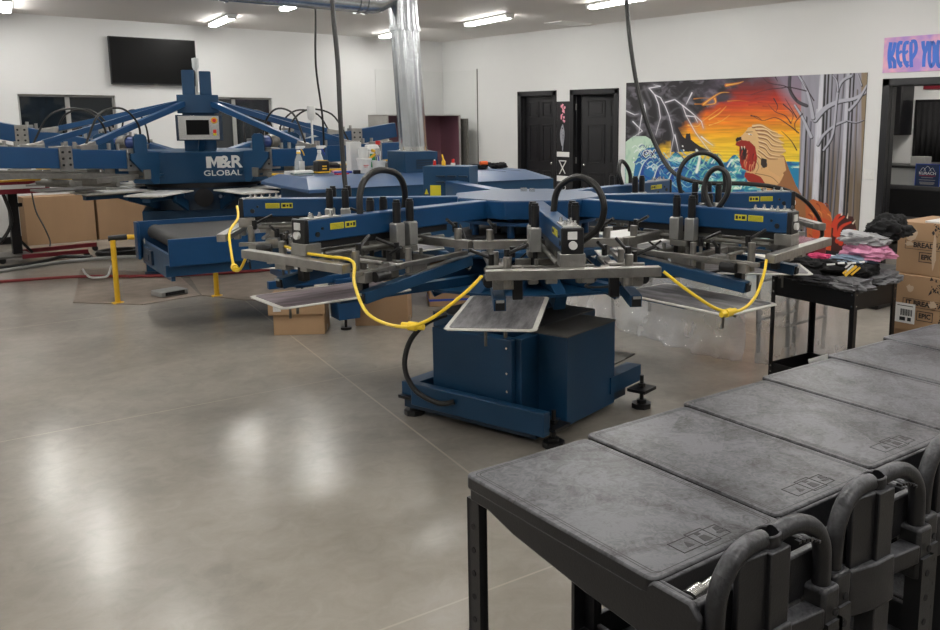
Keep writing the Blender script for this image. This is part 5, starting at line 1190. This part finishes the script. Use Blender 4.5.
    at = me.color_attributes.new('paint', 'FLOAT_COLOR', 'POINT'); at.data.foreach_set('color', np.concatenate([img.reshape(-1, 3), np.ones((ny*nx, 1))], 1).astype(np.float32).ravel())
    m = bpy.data.materials.new('mural_paint'); m.use_nodes = True; nt = m.node_tree; b = nt.nodes['Principled BSDF']; b.inputs['Roughness'].default_value = .6
    ca__ = nd(nt, 'ShaderNodeAttribute', attribute_name='paint'); nt.links.new(ca__.outputs['Color'], b.inputs['Base Color'])
    me.materials.append(m)
    t = thing('mural', (XW-.0005, 7.3, 0), 'large painted mural of a storm sea, a roaring maned beast at sunset and bare trees', 'mural')
    o = bpy.data.objects.new('painted_surface', me); COL.objects.link(o); o.parent = t; o.location.x = -.0105
    MB().bb(-.010, 0, yr-7.3, yl-7.3, zb, zt).build('board', 'dark', t)
build_mural()

# ---------------------------------------------------------------- sign, switch, office
t = thing('wall_sign', (XW, 4.55, 2.227), 'pink and lilac painted sign with blue lettering above the right doorway', 'sign')
sm = bpy.data.materials.new('pink_lilac_paint'); sm.use_nodes = True; nt = sm.node_tree; b = nt.nodes['Principled BSDF']; b.inputs['Roughness'].default_value = .6
ge = nd(nt, 'ShaderNodeNewGeometry'); nz = nd(nt, 'ShaderNodeTexNoise', i_Scale=5.0, i_Detail=3.0); nt.links.new(ge.outputs['Position'], nz.inputs['Vector'])
cr = nd(nt, 'ShaderNodeValToRGB'); e = cr.color_ramp.elements; e[0].position = .35; e[0].color = (.42, .26, .62, 1); e[1].position = .65; e[1].color = (.85, .45, .55, 1)
nt.links.new(nz.outputs['Fac'], cr.inputs[0]); nt.links.new(cr.outputs[0], b.inputs['Base Color'])
MB().bb(-.014, 0, -.66, .652, 0, .392).build('board', sm, t)
def ribbon(b, pts, w, x):      # flat brush stroke on a wall plane, points in (y, z)
    P_ = smooth([(p[0], p[1], 0) for p in pts], 8); vs = []
    for i, p in enumerate(P_):
        d = (P_[min(i+1, len(P_)-1)]-P_[max(i-1, 0)]).normalized(); n_ = Vector((-d.y, d.x, 0))*w/2
        vs += [(x, p.x+n_.x, p.y+n_.y), (x, p.x-n_.x, p.y-n_.y)]
    b.add(vs, [(2*i, 2*i+1, 2*i+3, 2*i+2) for i in range(len(P_)-1)])
b = MB()
for k_, (w_, pts) in enumerate([(0.0464, [(0.5712, 0.3388), (0.5805, 0.194), (0.5563, 0.0468)]), (0.0413, [(0.5189, 0.3355), (0.5358, 0.2356), (0.5596, 0.1664)]), (0.044, [(0.5551, 0.1706), (0.5137, 0.12), (0.5067, 0.0447)]), (0.0411, [(0.4317, 0.3212), (0.4711, 0.3237), (0.4841, 0.2677), (0.48, 0.1798), (0.4611, 0.1087), (0.4248, 0.0587)]), (0.0316, [(0.4724, 0.2057), (0.4322, 0.2341)]), (0.0267, [(0.4567, 0.1129), (0.4185, 0.1023)]), (0.0408, [(0.3575, 0.3208), (0.3962, 0.319), (0.409, 0.2633), (0.4049, 0.1759), (0.386, 0.1051), (0.3455, 0.0553)]), (0.0314, [(0.3974, 0.2016), (0.3606, 0.2326)]), (0.0266, [(0.3819, 0.1119), (0.3422, 0.1013)]), (0.0408, [(0.3323, 0.3279), (0.325, 0.1977), (0.3082, 0.0493)]), (0.0408, [(0.3323, 0.3279), (0.2912, 0.3295), (0.2723, 0.281), (0.2738, 0.2122), (0.3146, 0.1408)]), (0.0403, [(0.196, 0.3277), (0.1872, 0.2673), (0.1649, 0.2061)]), (0.0402, [(0.1376, 0.3239), (0.1461, 0.2563), (0.1642, 0.1975)]), (0.0403, [(0.1676, 0.2062), (0.171, 0.1293), (0.1688, 0.0475)]), (0.04, [(0.0927, 0.3167), (0.0671, 0.2685), (0.0591, 0.1832), (0.0546, 0.0979), (0.082, 0.048), (0.1063, 0.1004), (0.1143, 0.1862), (0.1115, 0.2712), (0.0927, 0.3167)]), (0.0398, [(0.0167, 0.3245), (0.0273, 0.2661), (0.0236, 0.1558), (0.0079, 0.0617), (-0.0279, 0.0516), (-0.0391, 0.1356), (-0.0341, 0.2623), (-0.0253, 0.3217)])]):
    ribbon(b, pts, w_, -.0146-.0001*k_)
b.build('lettering', mat('sky_blue_lettering', (.04, .15, .62), .5), t)
t = thing('light_switch', (XW, 5.31, 1.06), 'white double light switch plate right of the mural', 'light switch')
MB().bb(-.008, 0, -.075, .06, -.06, .06).build('plate', 'white', t, bevel=.003); b = MB().bb(-.016, -.007, .012, .026, -.018, .018); b.build('toggle', 'white', t); MB().bb(-.016, -.007, -.042, -.028, -.018, .018).build('toggle', 'white', t)
t = thing('wall_cabinet', (OX, 6.40, 1.48), 'black wall cabinet in the office behind the right doorway', 'cabinet')
MB().bb(-.34, 0, -.36, .36, 0, .68).build('carcass', 'door', t, bevel=.004); MB().bb(-.36, -.342, -.355, -.005, .01, .67).build('door', 'door', t, bevel=.004); MB().bb(-.36, -.342, .005, .355, .01, .67).build('door', 'door', t, bevel=.004)
t = thing('hanging_curtain', (OX, 5.5, 1.13), 'black curtained frame on the office wall', 'curtain')
MB().bb(-.03, 0, -.50, .50, -.02, .84).build('frame', 'black', t)
vs = []; fs = []
for i in range(81):
    y = -.46+.92*i/80; x = -.05-.012*math.sin(i*.9)
    vs += [(x, y, 0), (x, y, .80)]
for i in range(80): fs.append((2*i, 2*i+2, 2*i+3, 2*i+1))
o = MB().add(vs, fs).build('curtain', 'cl_black', t, auto=80); sm_ = o.modifiers.new('s', 'SOLIDIFY'); sm_.thickness = .004
t = thing('desk', (11.80, 5.5, .06), 'black desk in the office behind the right doorway', 'desk')
MB().bb(-.36, .38, -1.2, 1.0, .99, 1.02).build('desk_top', 'black', t, bevel=.003); MB().bb(-.30, .36, -1.18, .98, 0, .99).build('desk_front', 'frp', t)
t = tag(MB().bb(-.10, .10, -.10, .10, 0, .12).build('small_box', 'tape_w', loc=(11.75, 5.66, 1.0805), bevel=.004), 'light grey box on the office desk', 'box')
t = thing('poster', (11.43, 5.40, .80), 'dark blue poster with white peaks and lettering, standing against the office desk', 'poster')
MB().bb(-.014, 0, -.165, .165, 0, .32).build('poster_board', mat('poster_navy', (.012, .03, .09), .4), t)
MB().bb(-.016, -.013, -.165, .165, 0, .008).bb(-.016, -.013, -.165, .165, .312, .32).bb(-.016, -.013, -.165, -.157, 0, .32).bb(-.016, -.013, .157, .165, 0, .32).build('border', 'bluep', t)
FP = lambda y, z: frame((-.015, y, z), (0, -1, 0), (0, 0, 1))
b = MB()
for y, s_ in ((0, .065), (.06, .045), (-.06, .045)): b.tube([(-.016, y+s_*.8, .225), (-.016, y, .225+s_), (-.016, y-s_*.8, .225)], .003, 4)
b.build('peaks', 'white', t)
text('KURACH', .052, 'white', t, FP(0, .195), ext=.0005, bold=.001, sx=1.1); MB().bb(-.0155, -.0145, -.11, .11, .162, .167).build('red_rule', 'redp', t)
b = MB()
for z, w_ in ((.138, .08), (.105, .11), (.075, .10), (.062, .10), (.05, .09)): b.bb(-.0155, -.0145, -w_, w_, z, z+.007)
b.build('small_print', 'tape_w', t)
t = tag(MB().bb(-.03, 0, -.30, .30, -.01, .04).build('red_sign', 'red', loc=(OX, 5.60, 2.12)), 'red strip on the office wall, at the top of the right doorway', 'sign')
t = thing('sofa', (11.0, 5.4, 0), 'low black sofa back just inside the right doorway, below the blue poster', 'sofa')
MB().bb(.10, .32, -1.2, .95, .25, .84).build('backrest', 'cl_black', t, bevel=.05); MB().bb(-.55, .10, -1.0, .75, .25, .45).build('seat', 'cl_black', t, bevel=.05)
MB().bb(-.55, .30, -1.2, -1.0, .1, .62).build('armrest', 'cl_black', t, bevel=.05); MB().bb(-.55, .30, .75, .95, .1, .62).build('armrest', 'cl_black', t, bevel=.05)
for x in (-.5, .25):
    for y in (-1.1, .85): MB().cyl((x, y, 0), (x, y, .26), .03, 12).build('leg', 'black', t)
# ---------------------------------------------------------------- floor things on the left
t = thing('guard_rail', (2.308, 8.781, 0), 'low yellow steel guard rail, the left post and its bent top bar', 'guard rail')
MB().cyl((0, 0, 0), (0, 0, .60), .024, 16).build('post', 'yellow', t); MB().cyl((0, 0, 0), (0, 0, .008), .055, 20).build('base_plate', 'yellow', t)
MB().cyl((-.03, .02, .615), (.12, -.04, .625), .027, 14).build('black_wrap', 'black', t); MB().cyl((.10, -.035, .624), (.52, -.19, .60), .024, 14).build('top_bar', 'yellow', t)
t = thing('guard_post', (3.136, 8.488, 0), 'yellow steel post standing under the belt of the dryer', 'post')
MB().cyl((0, 0, 0), (0, 0, .49), .024, 16).build('post', 'yellow', t); MB().cyl((0, 0, 0), (0, 0, .008), .055, 20).build('base_plate', 'yellow', t)
def floorslab(pts, h, m, name, label, cat='floor cover'):
    return tag(MB().prism(pts, .0008, h).build(name, m), label, cat)
floorslab([(1.99, 9.07), (2.456, 8.53), (3.02, 8.62), (3.25, 9.9), (2.75, 11.0), (2.5, 10.9)], .006, 'brownmat', 'floor_board', 'worn brown board on the floor around the left yellow post')
floorslab([(3.03, 8.60), (3.25, 8.10), (3.60, 7.83), (4.60, 9.60), (4.2, 10.1), (3.3, 9.7)], .007, 'brownmat', 'floor_board', 'worn brown board on the floor in front of the right yellow post')
t = thing('floor_outlet', (2.80, 8.83, .0075), 'grey metal floor box with two dark slots between the yellow posts', 'floor box', R(12))
MB().bb(-.14, .14, -.10, .10, 0, .055).build('housing', 'tape_w', t, bevel=.01); MB().bb(-.10, .10, -.104, -.098, .012, .046).build('recess', 'dark', t)
MB().bb(-.08, -.01, -.108, -.103, .014, .028).bb(.01, .08, -.108, -.103, .014, .028).build('cover_flap', 'black', t)
def flo(name, pts, r, m, label, cat='cable'): return tag(MB().tube([(x, y, z+r) for x, y, z in pts], r, 8).build(name, m), label, cat)
flo('red_hose', [(-.5, 11.2, 0), (1.0, 10.9, 0), (1.68, 10.72, 0), (2.35, 10.42, .012), (2.85, 10.02, .012), (3.3, 9.72, .012), (3.9, 9.50, .012), (4.4, 9.40, .012), (5.0, 9.35, 0)], .016, 'redhose', 'long red hose lying across the floor towards the far press', 'hose')
flo('grey_cable', [(-.5, 11.5, 0), (1.0, 11.35, 0), (1.80, 11.44, 0), (2.46, 11.68, 0), (3.0, 11.50, .02), (3.25, 11.35, .02)], .022, 'tape_w', 'thick light grey cable on the floor behind the red hose')
flo('white_hose', [(2.47, 10.66, .05), (2.44, 10.40, .03), (2.44, 10.15, .03), (2.56, 10.10, .035), (2.66, 10.35, .04), (2.74, 10.6, .04), (2.80, 10.78, .04)], .012, 'white', 'bent white hose end crossing the red hose on the floor', 'hose')
flo('black_cable', [(0, 11.8, 0), (1.2, 11.72, 0), (1.82, 11.66, 0), (2.3, 11.86, 0), (2.55, 11.92, .03), (2.75, 11.82, .02), (2.84, 11.76, .02)], .022, 'rub', 'thick black cable on the floor running into the coil')
b = MB()
pts = []
for k in range(70):
    a = k*2*PI/14; pts.append((3.16+.26*math.cos(a)*(1+.05*math.sin(k*1.7)), 11.76+.18*math.sin(a), .03+.015*(k//14)))
tag(MB().tube(pts, .014, 6).build('coiled_cable', 'rub'), 'black cable coil on the floor by the end of the maroon stand', 'cable')
flo('black_lead', [(2.55, 13.3, .75), (2.56, 13.2, .5), (2.60, 13.0, .3), (2.63, 12.9, .12), (2.58, 12.8, .02), (2.50, 12.6, 0)], .010, 'rub', 'thin black lead hanging in front of the brown cardboard boxes')
# flash cure unit on a black stand with maroon feet
t = thing('flash_cure_unit', (2.15, 12.35, 0), 'black stand with maroon feet and maroon heater head at the left edge', 'flash dryer')
MB().bb(-.05, .05, -.05, .05, .06, .87).build('post', 'black', t, bevel=.004)
MB().beam((.0, .0, .30), (.16, 0, .08), .05, .03).build('gusset', 'black', t)
MB().bb(-.30, .12, -.25, .25, .06, .085).build('base_plate', 'alud', t)
MB().beam((0, .22, .075), (.95, .22, .085), .05, .05).build('foot', 'red', t); MB().beam((0, -.26, .075), (.72, -.30, .075), .05, .05).build('foot', 'red', t)
for x, y in ((.93, .22), (.70, -.30), (-.2, -.2), (-.2, .2)): MB().cyl((x, y-.02, .035), (x, y+.02, .035), .035, 14).build('caster', 'black', t)
MB().bb(-1.2, .35, -.35, .35, .84, 1.03).build('heater_head', 'red', t, bevel=.006)
MB().bb(-.45, .30, -.352, -.350, .90, .95).build('warning_label', 'white', t)
MB().cyl((.05, 0, .68), (.10, 0, .68), .025, 12).build('knob', 'black', t)
MB().tube([(-.12, -.1, .86), (-.10, -.12, .8), (-.05, -.12, .5), (-.2, -.15, .25), (-.5, -.2, .05)], .02, 8).build('cord', 'rub', t)
t = tag(MB().bb(-.25, .25, -.2, .2, 0, .35).build('black_bin', 'black', loc=(7.6, 4.05, 0), bevel=.02), 'black plastic bin on the floor beyond the shelf cart, against the mural wall side', 'bin')
t = tag(MB().box((0, 0, .004), (.45, .30, .008)).build('floor_mat_tile', 'alud', loc=(4.35, 4.35, .0), rz=.3), 'small grey mat on the floor right of the pedestal of the near press', 'mat')
